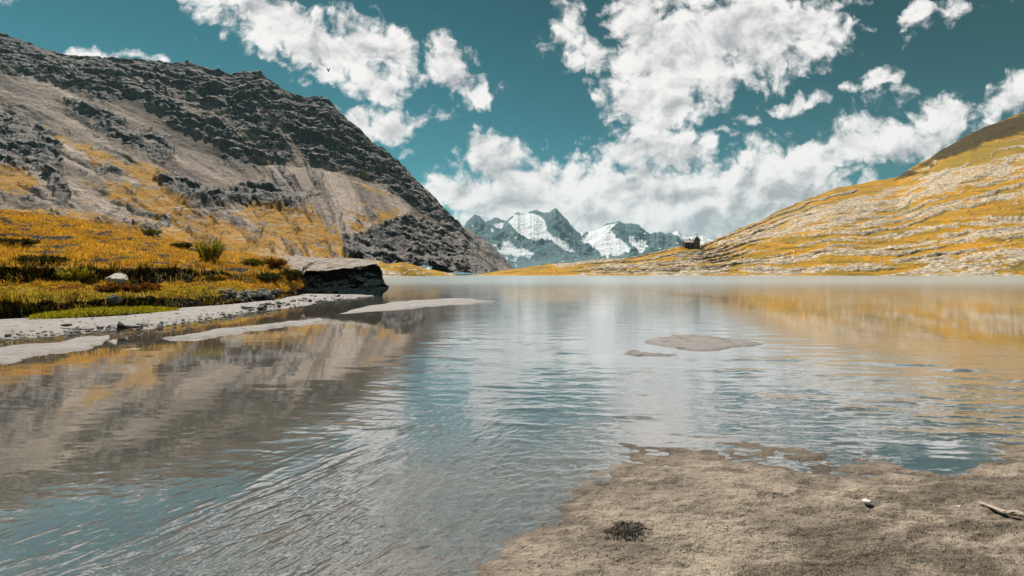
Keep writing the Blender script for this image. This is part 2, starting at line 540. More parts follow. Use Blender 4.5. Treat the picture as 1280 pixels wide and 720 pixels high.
# ledges of scree that cross the rock, and free scattered outcrops
led = fbm(PX / 70 + PY / 60, (PY - 0.55 * PX) / 13, 5.0, 4)
rock = rock * (1 - 0.75 * sstep(led, 0.16, 0.42) * sstep(PY - np.interp(px, [a for a, b in SIL], [b for a, b in SIL]), 10, 30) * sstep(420 - PX, 0, 120))
outc = fbm(PX / 26, PY / 13, 11.0, 5)
rockd = rock.copy()
rock = np.maximum(rock, 0.8 * sstep(outc, 0.10, 0.30) * sstep(PY, 110, 170))
GR = [
    [(55, 160), (90, 172), (140, 192), (190, 214), (222, 232), (205, 236), (160, 220), (110, 196), (72, 178)],
    [(-200, 190), (0, 205), (30, 208), (52, 226), (40, 244), (0, 238), (-200, 240)],
    [(118, 222), (160, 228), (210, 244), (262, 276), (240, 290), (190, 276), (150, 256)],
    [(200, 286), (262, 274), (330, 300), (420, 320), (440, 340), (200, 330)],
    [(300, 256), (340, 256), (385, 264), (420, 290), (446, 322), (410, 326), (360, 308), (320, 286)],
    [(438, 282), (452, 284), (474, 304), (462, 308), (444, 300)],
    [(458, 268), (490, 262), (526, 276), (536, 292), (500, 284), (474, 280)],
    [(540, 296), (560, 304), (600, 326), (622, 338), (590, 332), (556, 314)],
    [(-200, 262), (0, 262), (80, 262), (140, 276), (210, 300), (300, 330), (0, 330), (-200, 320)],
]
gras = pmask(PX, PY, GR, 9, 1.3 * wob)
strk = fbm((PX * .9 + PY * .45) / 60, (PY * .9 - PX * .42) / 7, 2.0, 4)
gras = np.clip(gras * (0.75 + 0.9 * strk) + 0.45 * sstep(strk, 0.1, 0.4) * sstep(PY, 150, 230), 0, 1)
PALE = [
    [(218, 168), (250, 172), (268, 198), (284, 232), (262, 240), (228, 222), (220, 196)],
    [(396, 212), (430, 214), (470, 230), (520, 264), (500, 270), (450, 262), (436, 292), (424, 296), (410, 250)],
    [(0, 92), (30, 104), (80, 138), (128, 180), (110, 182), (60, 150), (0, 118)],
    [(74, 190), (100, 206), (130, 250), (160, 270), (110, 268), (84, 230)],
    [(128, 128), (190, 138), (208, 152), (190, 156), (150, 146)],
]
pale = pmask(PX, PY, PALE, 6, wob)
rock *= 1 - 0.9 * pale
rockd *= 1 - 0.9 * pale
rock = np.maximum(rock, 0.55 * sstep(2.6 + 1.5 * wob / 9 - line_d(PX + 9 * fbm(PX / 20, PY / 20, 6., 3), PY, [(402, 216), (410, 246), (424, 268), (432, 288)]), 0, 2.5))
th_ = np.radians(np.interp(px, [-100, 250, 380, 430, 520, 640], [27, 33, 55, 68, 62, 45]))[None, :]
al = (PX - 350) * np.cos(th_) + (PY - 200) * np.sin(th_)
ac_ = -(PX - 350) * np.sin(th_) + (PY - 200) * np.cos(th_)
ac_ = ac_ + 5 * fbm(PX / 50, PY / 50, 13., 2)
fall = .6 * fbm(al / 120, ac_ / 9, 14., 4) + .5 * fbm(al / 45, ac_ / 3.2, 15., 3)
chute = sstep(fbm(al / 220, ac_ / 15, 19., 4), .12, .30) * sstep(PY - np.interp(px, [a for a, b in SIL], [b for a, b in SIL]), 12, 34)
rock = rock * (1 - .72 * chute * sstep(250 - PY, 0, 30))
rockd = rockd * (1 - .6 * chute * sstep(250 - PY, 0, 30))
fan = fbm(al / 230, ac_ / 22, 27., 4)
rockd = np.maximum(rockd, .40 * sstep(fbm(al / 70, ac_ / 11, 16., 5), .06, .28) * sstep(PY, 105, 150) * (1 - .8 * pale))
rock = np.clip(rock + .75 * sstep(fbm(al / 70, ac_ / 11, 16., 5), .06, .28) * sstep(PY, 105, 150) * (1 - .8 * pale), 0, 1)
gras = np.clip(gras * (1.4 + 1.3 * fall), 0, 1)
rock = rock * (1 - .6 * gras * sstep(.95 - rockd, 0, .5))
fall = fall * (1 - .55 * sstep(PX, 320, 380) * sstep(PY, 190, 215))
P3 = at(PX, PY, YY)
nx, ny, nz = P3[..., 0], P3[..., 1], P3[..., 2]
ridg = fbm(nx / 75, ny / 75, nz / 60, 6, 0.58, True)
led2 = fbm(nx / 60, ny / 60, (nz + 0.35 * nx) / 17, 5, 0.6)
fine = fbm(nx / 16, ny / 16, nz / 16, 4, 0.55)
gul = fbm((PX * .9 + PY * .45) / 160, (PY * .9 - PX * .42) / 16, 9.0, 4)
crestw = np.ones(PY.shape)
crestw[-62:-14] = 0.55
disp = rockd * (17 * (ridg - 0.2) + 7 * fine) + (1 - rockd) * (3.0 * gul - 2.2 * fall + 3.0 * fine + rock * (1.5 + 3 * fine))
foot = sstep(YY, 150, 260) * sstep(630 - PX, 0, 60)
P3[..., 2] += disp * crestw * foot
# crags lean out of the slope
P3[..., 1] -= rockd * (14 * fbm(nx / 30, ny / 30, nz / 13, 5, 0.62) + 20 * led2) * foot * crestw
mo = grid_mesh('mountain', P3, {'rock': rock, 'grass': gras, 'pale': pale, 'strk': fall, 'fan': fan}, mat_left_mountain())
tag(mo, kind='structure')

# dark spur behind the end of the left mountain
px = np.arange(540, 680, 1.0)
SP = {540: [(343, 700), (275, 1150), (300, 1300)], 577: [(343, 720), (284, 1120), (300, 1300)], 596: [(343, 740), (294, 1100), (310, 1250)], 615: [(343, 760), (308, 1080), (320, 1200)], 634: [(343.5, 780), (329, 1040), (335, 1150)], 646: [(344, 800), (341, 1000), (343, 1100)], 680: [(345, 800), (346, 1000), (346, 1100)]}
py_k, Y_k = interp_cols(px, SP, 4)
PY, YY = loft(py_k, Y_k, [70, 12])
PX = np.broadcast_to(px, PY.shape)
P3 = at(PX, PY, YY)
rg = fbm(P3[..., 0] / 50, P3[..., 1] / 50, P3[..., 2] / 50, 5, 0.55, True)
P3[..., 2] += 9 * (rg - 0.3)
sp = grid_mesh('mountain_spur', P3, {'rock': np.full(PY.shape, 0.85), 'grass': sstep(fbm(PX / 20, PY / 8, 4.), 0.05, .3) * .6, 'pale': 0 * PY, 'strk': fbm(PX / 6, PY / 30, 4., 3), 'fan': 0 * PY}, bpy.data.materials['mountain_ground'])
tag(sp, kind='structure')

# ------------------------------------------------------------------ grassy knoll on the far shore beyond the boulder
px = np.arange(360, 600, 1.0)
KN = {360: [(346.6, 240), (330, 262), (320, 300), (335, 360)], 470: [(346.4, 250), (332, 265), (326, 290), (338, 360)], 484: [(346, 255), (336, 265), (329.5, 285), (338, 360)], 500: [(345.9, 260), (336, 270), (328, 290), (338, 360)], 515: [(345.8, 268), (338, 276), (331, 300), (339, 360)], 532: [(345.6, 275), (340, 285), (336, 310), (341, 370)], 560: [(345.4, 290), (343, 300), (341, 320), (343, 370)], 575: [(345.4, 300), (345, 310), (344.6, 330), (345, 370)], 600: [(346, 300), (346, 310), (346, 330), (346, 370)]}
py_k, Y_k = interp_cols(px, KN, 3)
PY, YY = loft(py_k, Y_k, [18, 24, 14])
PX = np.broadcast_to(px, PY.shape)
P3 = at(PX, PY, YY)
P3[..., 2] += 1.3 * fbm(P3[..., 0] / 9, P3[..., 1] / 9, 0, 4) * sstep(580 - PX, 0, 40)
krock = sstep(fbm(PX / 12, PY / 5, 2.) + 0.5 * sstep(PY, 333, 343) * sstep(505 - PX, -10, 20) - 0.1, 0, .25)
m_rh = mat_right_hill()
kn = grid_mesh('shore_knoll', P3, {'rock': krock, 'heath': 0 * PY, 'green': 0.3 + 0 * PY}, m_rh)
tag(kn, kind='structure')

# ------------------------------------------------------------------ right hill and far shore meadow
px = px_cols(560, 1300, 1.0, 540, 1900, 6)
HC = {
    540: [(346, 380), (346, 400), (346, 430), (347, 600)],
    575: [(345.2, 372), (344.9, 395), (344.6, 430), (345, 600)],
    600: [(344.5, 366), (343.4, 390), (342.6, 430), (343, 600)],
    640: [(344.5, 362), (341, 385), (337, 430), (341, 600)],
    690: [(344.5, 358), (338.5, 385), (330.5, 440), (340, 600)],
    730: [(344.5, 355), (337, 385), (326.5, 440), (338, 600)],
    790: [(344.6, 350), (335, 385), (321, 440), (335, 600)],
    820: [(344.6, 347), (333, 380), (314, 440), (331, 600)],
    850: [(344.6, 345), (330, 378), (307, 440), (328, 600)],
    878: [(344.6, 342), (328, 375), (305, 450), (326, 600)],
    892: [(344.7, 340), (328, 375), (301, 470), (326, 600)],
    958: [(344.7, 332), (322, 390), (271, 560), (310, 760)],
    1011: [(344.8, 325), (315, 390), (248, 620), (300, 860)],
    1044: [(344.8, 320), (310, 390), (235, 660), (290, 900)],
    1122: [(344.9, 312), (300, 400), (221, 720), (280, 960)],
    1168: [(344.9, 305), (292, 405), (193, 770), (270, 1000)],
    1214: [(345, 300), (285, 410), (166, 820), (250, 1050)],
    1280: [(345, 295), (276, 415), (140, 880), (230, 1100)],
    1500: [(345.3, 270), (245, 400), (62, 940), (180, 1200)],
    1900: [(346, 230), (210, 340), (-20, 800), (120, 1200)],
}
py_k, Y_k = interp_cols(px, HC, 5)
ks = sorted(HC)
py_k[2] = 0.5 * py_k[2] + 0.5 * np.interp(px, ks, [HC[k][2][0] for k in ks])
PY, YY = loft(py_k, Y_k, [120, 190, 16])
# a strip of lake bottom in front of the shoreline
PX = np.broadcast_to(px, PY.shape)
wob = 7.0 * fbm(PX / 60, PY / 14, 1.0, 4) + 3.0 * fbm(PX / 12, PY / 5, 5.0, 4)


def band(pts, th, soft=2.0, w=1.0):
    xs, ys, hs = [a for a, b in pts], [b for a, b in pts], th
    c = np.interp(px, xs, ys)
    half = np.interp(px, xs, hs)
    d = np.abs(PY + wob - c) - half
    return w * sstep(-d, -soft, soft)


R = np.zeros(PY.shape)
R = np.maximum(R, band([(880, 304), (905, 300), (960, 291), (1024, 276), (1100, 252), (1180, 228), (1280, 206), (1500, 150)], [3, 7, 13, 17, 14, 13, 14, 16], 4, .85))
R = np.maximum(R, band([(1000, 298), (1080, 284), (1155, 266), (1225, 251), (1280, 242), (1500, 205)], [0, 3, 4, 4, 5, 6], 1.8))
R = np.maximum(R, band([(960, 308), (1086, 297), (1180, 286), (1280, 276), (1500, 250)], [0, 2, 3.2, 4, 5], 1.6))
R = np.maximum(R, band([(700, 337), (760, 334), (860, 330), (960, 325), (1057, 317), (1150, 304), (1221, 294), (1280, 288), (1500, 260)], [0, 2.2, 3, 3.4, 4.5, 4, 4, 4, 5], 1.6, .95))
R = np.maximum(R, band([(660, 333), (700, 331), (760, 327), (800, 322), (860, 317), (920, 316), (1000, 312)], [0, 2, 1.6, 1.5, 3.2, 2.6, 0], 1.4, .9))
R = np.maximum(R, band([(600, 346), (700, 344), (780, 342), (860, 340), (960, 338), (1057, 336), (1140, 328), (1200, 322), (1280, 314), (1500, 300)], [0, 0.6, 2, 3.6, 4.5, 4, 3.5, 4, 7, 8], 1.8, .95))
R = np.maximum(R, pmask(PX, PY, [[(1128, 345), (1172, 324), (1220, 314), (1300, 306), (1300, 322), (1238, 341), (1220, 348)]], 2.5, wob))
R = np.maximum(R, 0.8 * sstep(fbm(PX / 30, (PY + 0.16 * PX) / 5, 7., 5), 0.22, 0.42) * sstep(PX, 640, 760) * sstep(PY + 0.1 * (PX - 900), 250, 300))
R = np.maximum(R, 0.6 * sstep(fbm(PX / 22, (PY + 0.28 * PX) / 7, 9., 5), 0.25, 0.45) * sstep(PX, 880, 960))
R = R * (.48 + .66 * sstep(fbm(PX / 55, (PY + .15 * PX) / 9, 77., 4), -.25, .15))
R = np.maximum(R, .95 * sstep(fbm(PX / 6, PY / 3.2, 78., 3), .34, .46) * sstep(PX, 620, 700))
TOP = np.interp(px, ks, [HC[k][2][0] for k in ks])
heath = pmask(PX, PY, [[(1118, 226), (1168, 190), (1214, 164), (1300, 128), (1520, 40), (1520, 120), (1300, 166), (1240, 176), (1190, 196), (1150, 214)]], 4, 2.2 * wob)  # dark upper slope: heath plus a painted cloud shadow
tt = (345 - PY) / np.maximum(345 - TOP, 6)
sq = tt * 13 + 1.3 * fbm(PX / 95, PY / 30, 81., 3) + .2 * fbm(PX / 20, PY / 9, 82., 3)
saw = sq - np.floor(sq)
rise = np.where(saw < .26, sstep(saw, 0, .06) * sstep(.30 - saw, 0, .08), 0)
spatch = sstep(fbm(PX / 150, tt * 10, 83., 4), -.20, .12)
terr = np.where(saw < .26, -.5 + saw / .26, .5 - (saw - .26) / .74) * (.25 + .75 * spatch)
R = np.clip(np.maximum(.80 * R, .95 * rise * spatch * sstep(PX, 640, 760)), 0, 1)
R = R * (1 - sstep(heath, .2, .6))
green = sstep(fbm(PX / 90, (PY + 0.14 * PX) / 12, 12., 4), 0.0, 0.35) * 0.8
green = np.maximum(green, 0.75 * pmask(PX, PY, [[(1180, 200), (1300, 160), (1300, 186), (1200, 212), (1120, 236)]], 5, wob))
green = np.maximum(green, 0.8 * pmask(PX, PY, [[(1236, 342), (1262, 330), (1320, 322), (1320, 344)]], 2, wob))
P3 = at(PX, PY, YY)
shore = sstep(np.minimum(PX - 585, PY * 0 + 1e9), 0, 60) * sstep(YY - np.interp(px, ks, [HC[k][0][1] for k in ks]), 1, 14)
lum = fbm(P3[..., 0] / 9, P3[..., 1] / 9, P3[..., 2] / 4, 4, 0.6, True)
P3[..., 2] += shore * sstep(PX, 700, 900) * 1.6 * terr * sstep(1.0 - tt, 0.01, .08)
P3[..., 2] += shore * (R * (0.4 + 1.3 * (lum - .2)) + 3.2 * fbm(P3[..., 0] / 60, P3[..., 1] / 60, P3[..., 2] / 25, 5) + 1.0 * R * fbm(P3[..., 0] / 5, P3[..., 1] / 5, P3[..., 2] / 2.5, 3) + 0.4 * fbm(P3[..., 0] / 7, P3[..., 1] / 7, 0, 3))
first = np.stack([P3[0, :, 0] * .96, P3[0, :, 1] * .96, np.full(len(px), -3.0)], -1)
P3 = np.concatenate([first[None], P3])
ad = {'rock': R, 'heath': heath, 'green': green}  # heath also carries the painted cloud shadow
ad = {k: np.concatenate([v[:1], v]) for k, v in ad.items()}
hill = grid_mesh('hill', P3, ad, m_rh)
tag(hill, kind='structure')

# ------------------------------------------------------------------ distant snow mountains
px = px_cols(560, 910, 0.5, 480, 1000, 4)
SIL2 = [(480, 300), (560, 296), (575, 291), (584, 277), (593, 269), (600, 271), (607, 278), (613, 275), (620, 273), (628, 276), (634, 276), (640, 271), (647, 266), (656, 268), (664, 264), (671, 263), (680, 266), (688, 264), (695, 261), (700, 266), (709, 275), (717, 286), (727, 296), (732, 290), (738, 289), (748, 287), (757, 281), (766, 279), (773, 277), (782, 280), (790, 280), (799, 282), (805, 288), (812, 293), (824, 290), (832, 293), (840, 292), (847, 289), (853, 294), (860, 297), (870, 294), (878, 296), (892, 301), (940, 312), (1000, 318)]
sil = np.interp(px, [a for a, b in SIL2], [b for a, b in SIL2])
sil = sil + 1.6 * fbm(px / 6, 0 * px, 3., 3) + 1.0 * fbm(px / 2.1, 0 * px, 8., 2)
YR = 6100 + 200 * fbm(px / 40, 0 * px, 2., 2)
py_k = np.stack([0 * px + 342, 0 * px + 325 + 4 * fbm(px / 30, 0 * px, 4.), sil, sil + 18])
Y_k = np.stack([0 * px + 4000, 0 * px + 4900, YR, 0 * px + 7000])
PY, YY = loft(py_k, Y_k, [20, 130, 10])
PX = np.broadcast_to(px, PY.shape)
wob = 3 * fbm(PX / 9, PY / 7, 1., 4)
SN = [
    [(634, 278), (648, 269), (664, 266), (676, 272), (681, 280), (684, 292), (698, 302), (716, 314), (722, 318), (708, 318), (690, 308), (676, 304), (662, 302), (650, 296), (640, 286)],
    [(617, 280), (630, 280), (628, 286), (620, 286)],
    [(736, 290), (756, 283), (772, 279), (762, 290), (772, 300), (782, 306), (790, 316), (778, 324), (758, 324), (744, 316), (728, 304)],
    [(786, 302), (806, 304), (812, 314), (800, 322), (790, 312)],
    [(838, 291), (848, 288), (858, 297), (880, 295), (900, 302), (900, 330), (850, 304)],
    [(630, 306), (656, 312), (668, 322), (640, 326), (618, 318)],
]
snow = pmask(PX, PY, SN, 2.5, wob)
snow = np.maximum(snow, 0.75 * sstep(fbm((PX + PY) / 14, (PY - .5 * PX) / 6, 3., 4), 0.16, 0.42))
P3 = at(PX, PY, YY)
rg = fbm(P3[..., 0] / 420, P3[..., 1] / 420, P3[..., 2] / 330, 6, 0.58, True)
wt = sstep(YY, 4200, 4900) * (1 - snow * 0.55)
wt[-16:] *= 0.22
wt[-44:-16] *= np.linspace(1, .25, 28)[:, None]
P3[..., 2] += 120 * (rg - .25) * wt
sm = grid_mesh('snow_mountains', P3, {'snow': snow}, mat_snow_mountain())
tag(sm, kind='structure')

# ------------------------------------------------------------------ lake bed with sand bars
rows = np.concatenate([np.array([342.5, 342.8, 343.2, 343.7, 344.3, 345]), np.arange(345.6, 400, 0.6), np.arange(400, 722, 1.0), np.arange(724, 1000, 6), np.arange(1000, 2200, 60)])
px = px_cols(-20, 1300, 1.5, -1400, 2700, 14)
PX, PY = np.meshgrid(px, rows)
YY = H * F / (PY - HZ)
X0, Y0 = (PX - 640) / F * YY, YY
pw = PX + 16 * fbm(PX / 70, PY / 26, 2., 3) + 5 * fbm(PX / 18, PY / 7, 5., 3)
ph = PY + (PY - HZ) * 0.05 * fbm(PX / 60, PY / 16, 9., 3)
BARS = [
    ([(-1500, 420), (0, 396), (110, 392), (230, 380), (340, 372), (380, 360), (470, 365), (468, 370), (430, 374.5), (395, 379), (370, 384), (300, 394), (220, 406), (160, 413), (80, 419), (0, 425), (-1500, 470)], .09, 3.5),
    ([(-1500, 470), (0, 432), (60, 426), (140, 417), (148, 424), (120, 436), (60, 447), (0, 456), (-1500, 520)], .05, 3.5),
    ([(190, 422), (240, 418), (300, 408.5), (400, 397), (412, 402), (300, 417), (240, 426)], .055, 1.2),
    ([(125, 442), (170, 433), (186, 436), (150, 444)], .02, 2),
    ([(418, 391), (450, 383), (487, 377), (530, 373.5), (575, 371.5), (622, 376), (600, 380), (570, 382.5), (512, 388), (470, 391), (430, 393)], .045, 1.8),
    ([(806, 428), (830, 418.5), (860, 415), (930, 421), (974, 431), (935, 437), (880, 442), (850, 440)], .026, 3),
    ([(742, 441), (800, 432), (850, 440), (900, 444), (860, 449), (800, 449)], .012, 3),
]
hgt = -0.075 - 0.12 * sstep(YY, 6, 20) - 0.5 * sstep(YY, 20, 45) - 1.6 * sstep(YY, 45, 110)
hgt = hgt - 0.10 * pmask(PX, PY, [[(-200, 470), (250, 440), (520, 410), (470, 520), (200, 600), (-200, 640)]], 40)
dry = np.zeros(PX.shape)
for pol, top, soft in BARS:
    s = poly_sd(pw, ph, pol)
    k = sstep(s + soft * 1.2 * fbm(X0 / 1.6, Y0 / 1.6, 3., 4), -soft * 3.2, soft * 2.2)
    hgt = np.maximum(hgt, -0.16 + (top * .8 + 0.16) * k)
    dry = np.maximum(dry, sstep(s, -soft * 2, soft * .8))
SAND = [(596, 740), (640, 694), (700, 650), (736, 618), (765, 590), (800, 573), (850, 562), (900, 566), (960, 577), (1020, 584), (1060, 592), (1120, 596), (1190, 596), (1222, 580), (1290, 566), (1500, 566), (2800, 640), (2800, 2300), (-200, 2300)]
s = poly_sd(pw, PY + 18 * fbm(PX / 60, PY / 30, 14., 4), SAND)
sand = sstep(s, -70, 50)
hgt = np.maximum(hgt, np.where(s < -50, -0.022 + (s + 50) * .0016, 0.022 * np.clip((s - 14) / 62, -1, 1.2)))
pool = sstep(poly_sd(PX, PY + 2 * fbm(PX / 20, PY / 9, 3.), [(1112, 566), (1150, 560), (1208, 569), (1218, 578), (1175, 586), (1132, 579)]), -9, 8)
hgt = hgt - 0.07 * pool
# ripple marks, lumps and scour in the silt
near = sstep(40 - YY, 0, 30)
hgt = hgt + near * ((0.020 + .010 * sand) * fbm(X0 / .55, Y0 / .55, 0, 4) + 0.010 * fbm(X0 / .13, Y0 / .13, 2., 3) * sstep(14 - YY, 0, 10))
hgt = hgt + sand * 0.034 * fbm(X0 / .42, Y0 / .17, 4., 5, .6, True) * sstep(8 - YY, 0, 5)
rp = np.sin((X0 * 0.35 + Y0 * 1.1 + 0.25 * fbm(X0 / .8, Y0 / .8, 6., 2)) / 0.16 * 2 * np.pi * .5)
hgt = hgt + 0.006 * rp * sstep(YY, 3, 5) * sstep(16 - YY, 0, 8)
# behind the bank the bed stays low and is covered
weed = pmask(PX, PY, [[(-100, 560), (200, 515), (430, 460), (545, 405), (520, 440), (440, 520), (425, 545), (330, 575), (200, 596), (0, 645), (-100, 660)]], 20)
weed = .8 * weed * sstep(fbm(X0 / .7, Y0 / .4, 3., 5), 0.0, 0.3)
weed = np.maximum(weed, 0.75 * sstep(poly_sd(pw, ph, [(1080, 470), (1400, 430), (1400, 560), (1240, 560), (1110, 510)]), -25, 25) * sstep(fbm(X0 / .7, Y0 / .3, 8., 4), -0.25, 0.2))
weed = np.maximum(weed, 0.6 * sstep(fbm(X0 / .45, Y0 / .35, 18., 5), 0.12, 0.4) * (1 - sand))
brown = pmask(PX, PY, [[(-900, 470), (0, 440), (400, 385), (545, 395), (540, 412), (500, 470), (430, 530), (300, 572), (150, 592), (0, 640), (-900, 760)]], 16, 14 * fbm(PX / 30, PY / 12, 51., 4))
brown = np.maximum(brown, .7 * pmask(PX, PY, [[(1020, 440), (1700, 430), (1700, 600), (1250, 560), (1090, 520)]], 30, 14 * fbm(PX / 30, PY / 12, 52., 4)))
deep = np.clip(1 - brown - 1.0 * sstep(sand, .18, .62) - dry, 0, 1)
shelf = sstep(fbm(X0 / 1.1, Y0 / .6, 61., 4), .0, .3) * sstep(poly_sd(PX, PY, [(480, 560), (760, 520), (1100, 540), (1100, 600), (700, 640), (600, 720), (420, 720)]), -40, 30)
deep = deep * (1 - .85 * shelf)
corner_dark = pmask(PX, PY, [[(1010, 640), (1180, 590), (1320, 560), (1500, 620), (1500, 900), (860, 900), (930, 720)]], 40, 16 * fbm(PX / 50, PY / 30, 95., 4))  # makes the dark patches denser towards the lower right
BED_Z, BED_PX, BED_PY = hgt, px.copy(), rows.copy()


def bed_z(x, y):
    return float(BED_Z[min(np.searchsorted(BED_PY, y), len(BED_PY) - 1), min(np.searchsorted(BED_PX, x), len(BED_PX) - 1)])


P3 = np.stack([X0, Y0, hgt], -1)
m_bed, T = new_mat('silt')
p = T.pos()
a_dry, a_weed, a_sand, a_pool = T.attr('dry'), T.attr('weed'), T.attr('sand'), T.attr('pool')
n1 = T.noise(p, 1.6, 6, 0.62)
n2 = T.noise(p, 14.0, 5, 0.65)
n3 = T.noise(p, 90.0, 3, 0.6)
n4 = T.noise(T.pos((1.0, 1.7, 1.0), (0, 0, .5)), 28.0, 4, 0.7, 0.8)
c = T.mix(n1, (0.08, 0.06, 0.04), (0.20, 0.155, 0.105))
a_deep = T.attr('deep')
c = T.mix(a_deep, c, T.mix(n1, (0.028, 0.025, 0.020), (0.09, 0.075, 0.058)))
c = T.mix(T.m('MULTIPLY', T.ss(a_sand, 0.1, 0.6), 0.9), c, T.mix(T.ss(n1, .3, .7), (0.11, 0.088, 0.068), (0.36, 0.295, 0.225)))
a_corner = T.attr('corner_dark')
stain = T.noise(T.n('ShaderNodeMapping', {'Vector': p, 'Scale': (.45, .22, 1), 'Rotation': (0, 0, .3)}, vector_type='TEXTURE').outputs[0], 1.0, 6, .68)
c = T.mix(T.m('MULTIPLY', T.m('MULTIPLY', T.ss(T.m('ADD', stain, T.m('MULTIPLY', a_corner, .07)), .50, .64), .85), T.m('SUBTRACT', 1.0, a_dry)), c, (0.075, 0.058, 0.036))
streak = T.noise(T.n('ShaderNodeMapping', {'Vector': p, 'Scale': (2.2, .16, 1), 'Rotation': (0, 0, 1.5)}, vector_type='TEXTURE').outputs[0], 1.0, 6, .68)
c = T.mix(a_dry, c, T.mix(n1, (0.165, 0.15, 0.14), (0.29, 0.27, 0.255)))
c = T.mix(T.m('MULTIPLY', a_dry, T.m('MULTIPLY', T.ss(streak, .49, .66), .4)), c, (0.10, 0.09, 0.08))
c = T.mix(T.m('MULTIPLY', T.ss(n2, 0.52, 0.72), 0.55), c, (0.10, 0.08, 0.055))
c = T.mix(T.m('MULTIPLY', T.ss(n4, 0.565, 0.68), T.m('MULTIPLY_ADD', a_dry, -0.6, 0.75)), c, (0.055, 0.042, 0.03))
c = T.mix(T.m('MULTIPLY', T.ss(n3, 0.52, 0.72), 0.35), c, (0.46, 0.40, 0.32))
wd = T.ss(T.m('ADD', a_weed, T.m('MULTIPLY', T.m('SUBTRACT', n2, 0.5), 1.4)), 0.35, 0.7)
c = T.mix(wd, c, T.mix(n2, (0.028, 0.026, 0.016), (0.10, 0.075, 0.04)))
c = T.mix(T.m('MULTIPLY', a_pool, 0.9), c, (0.03, 0.055, 0.055))
zz = T.n('ShaderNodeSeparateXYZ', [p]).outputs[2]
wet = T.ss(T.m('ADD', zz, T.m('MULTIPLY', T.m('SUBTRACT', n2, .5), .03)), 0.0, 0.022, 1.0, 0.0)
c = T.mix(T.m('MULTIPLY', wet, T.ss(zz, -.03, 0.0)), c, T.mix(1.0, c, (.62, .58, .54), 'MULTIPLY'))
hb = T.m('ADD', T.m('MULTIPLY', n2, 0.030), T.m('ADD', T.m('MULTIPLY', n3, 0.008), T.m('MULTIPLY', n4, 0.018)))
hb = T.m('ADD', hb, T.m('MULTIPLY', n1, T.m('MULTIPLY', a_dry, .05)))
finish(T, c, T.m('MULTIPLY_ADD', T.m('MAXIMUM', wet, T.m('MULTIPLY', T.ss(stain, .5, .62), .9)), -.38, .8), T.bump(hb, 1.0, 1.0), 0.3)
bed = grid_mesh('lake_bed', P3, {'dry': dry, 'weed': weed, 'sand': sand, 'pool': pool, 'deep': deep, 'corner_dark': corner_dark}, m_bed)
tag(bed, kind='structure')

# ------------------------------------------------------------------ water
rows_w = np.concatenate([np.array([342.9, 343.5, 344, 344.6]), np.arange(345, 400, 1.0), np.arange(400, 726, 0.9), np.arange(730, 1200, 20), np.arange(1200, 2200, 100)])
px = px_cols(-20, 1300, 1.25, -1600, 3000, 20)
PX, PY = np.meshgrid(px, rows_w)
YY = H * F / (PY - HZ)
P3 = np.stack([(PX - 640) / F * YY, YY, 0 * YY], -1)
calm = pmask(PX, PY, [[(-600, 420), (0, 420), (400, 372), (560, 380), (540, 410), (440, 500), (340, 545), (200, 590), (0, 640), (-600, 660)]], 22, 8 * fbm(PX / 40, PY / 12, 4.))
teal = pmask(PX, PY, [[(-300, 620), (0, 640), (130, 595), (330, 570), (480, 540), (400, 590), (240, 650), (100, 720), (-300, 760)]], 25, 6 * fbm(PX / 40, PY / 12, 7.))
calm = np.maximum(calm, 0.7 * teal)
calm = np.maximum(calm, 0.92 * pmask(PX, PY, [[(800, 362), (1000, 358), (1300, 370), (2600, 380), (2600, 440), (1280, 438), (1050, 432), (900, 385)]], 14))
calm = np.maximum(calm, 0.85 * pmask(PX, PY, [[(1080, 552), (1240, 552), (1250, 596), (1090, 596)]], 22))
depth = sstep(YY, 14, 90)
m_w, T = new_mat('water')
p = T.pos()
a_calm, a_depth = T.attr('calm'), T.attr('depth')
amp = T.m('MULTIPLY_ADD', a_calm, -0.93, 1.0)
dist = T.v('LENGTH', T.v('SUBTRACT', p, (0, 0, 1.3)))
a_flow, a_chop = T.attr('flow'), T.attr('chop')


def waves(ang, lx, ly, detail=3, dist=.5, rough=.55):
    v = T.n('ShaderNodeMapping', {'Vector': p, 'Rotation': (0, 0, math.radians(ang)), 'Scale': (lx, ly, 1)}, vector_type='TEXTURE').outputs[0]
    return T.noise(v, 1.0, detail, rough, dist, dim='2D')


hb = T.m('MULTIPLY', waves(8, .10, .045), .0018)
hb = T.m('ADD', hb, T.m('MULTIPLY', waves(-4, 1.3, .42, 3, .3), T.ss(dist, 14.0, 45.0, 0.0, 0.055)))
hb = T.m('ADD', hb, T.m('MULTIPLY', T.m('MULTIPLY', waves(40, .075, .045, 4, 1.2, .6), a_chop), .004))
gust = T.ss(T.noise(T.pos((0.5, 1.0, 1)), 0.55, 3, 0.5), 0.3, 0.7, 0.6, 1.2)
hb = T.m('MULTIPLY', hb, T.m('MULTIPLY', T.m('MULTIPLY', amp, gust), 1.0))
nrm = T.bump(hb, 1.0, 1.0)
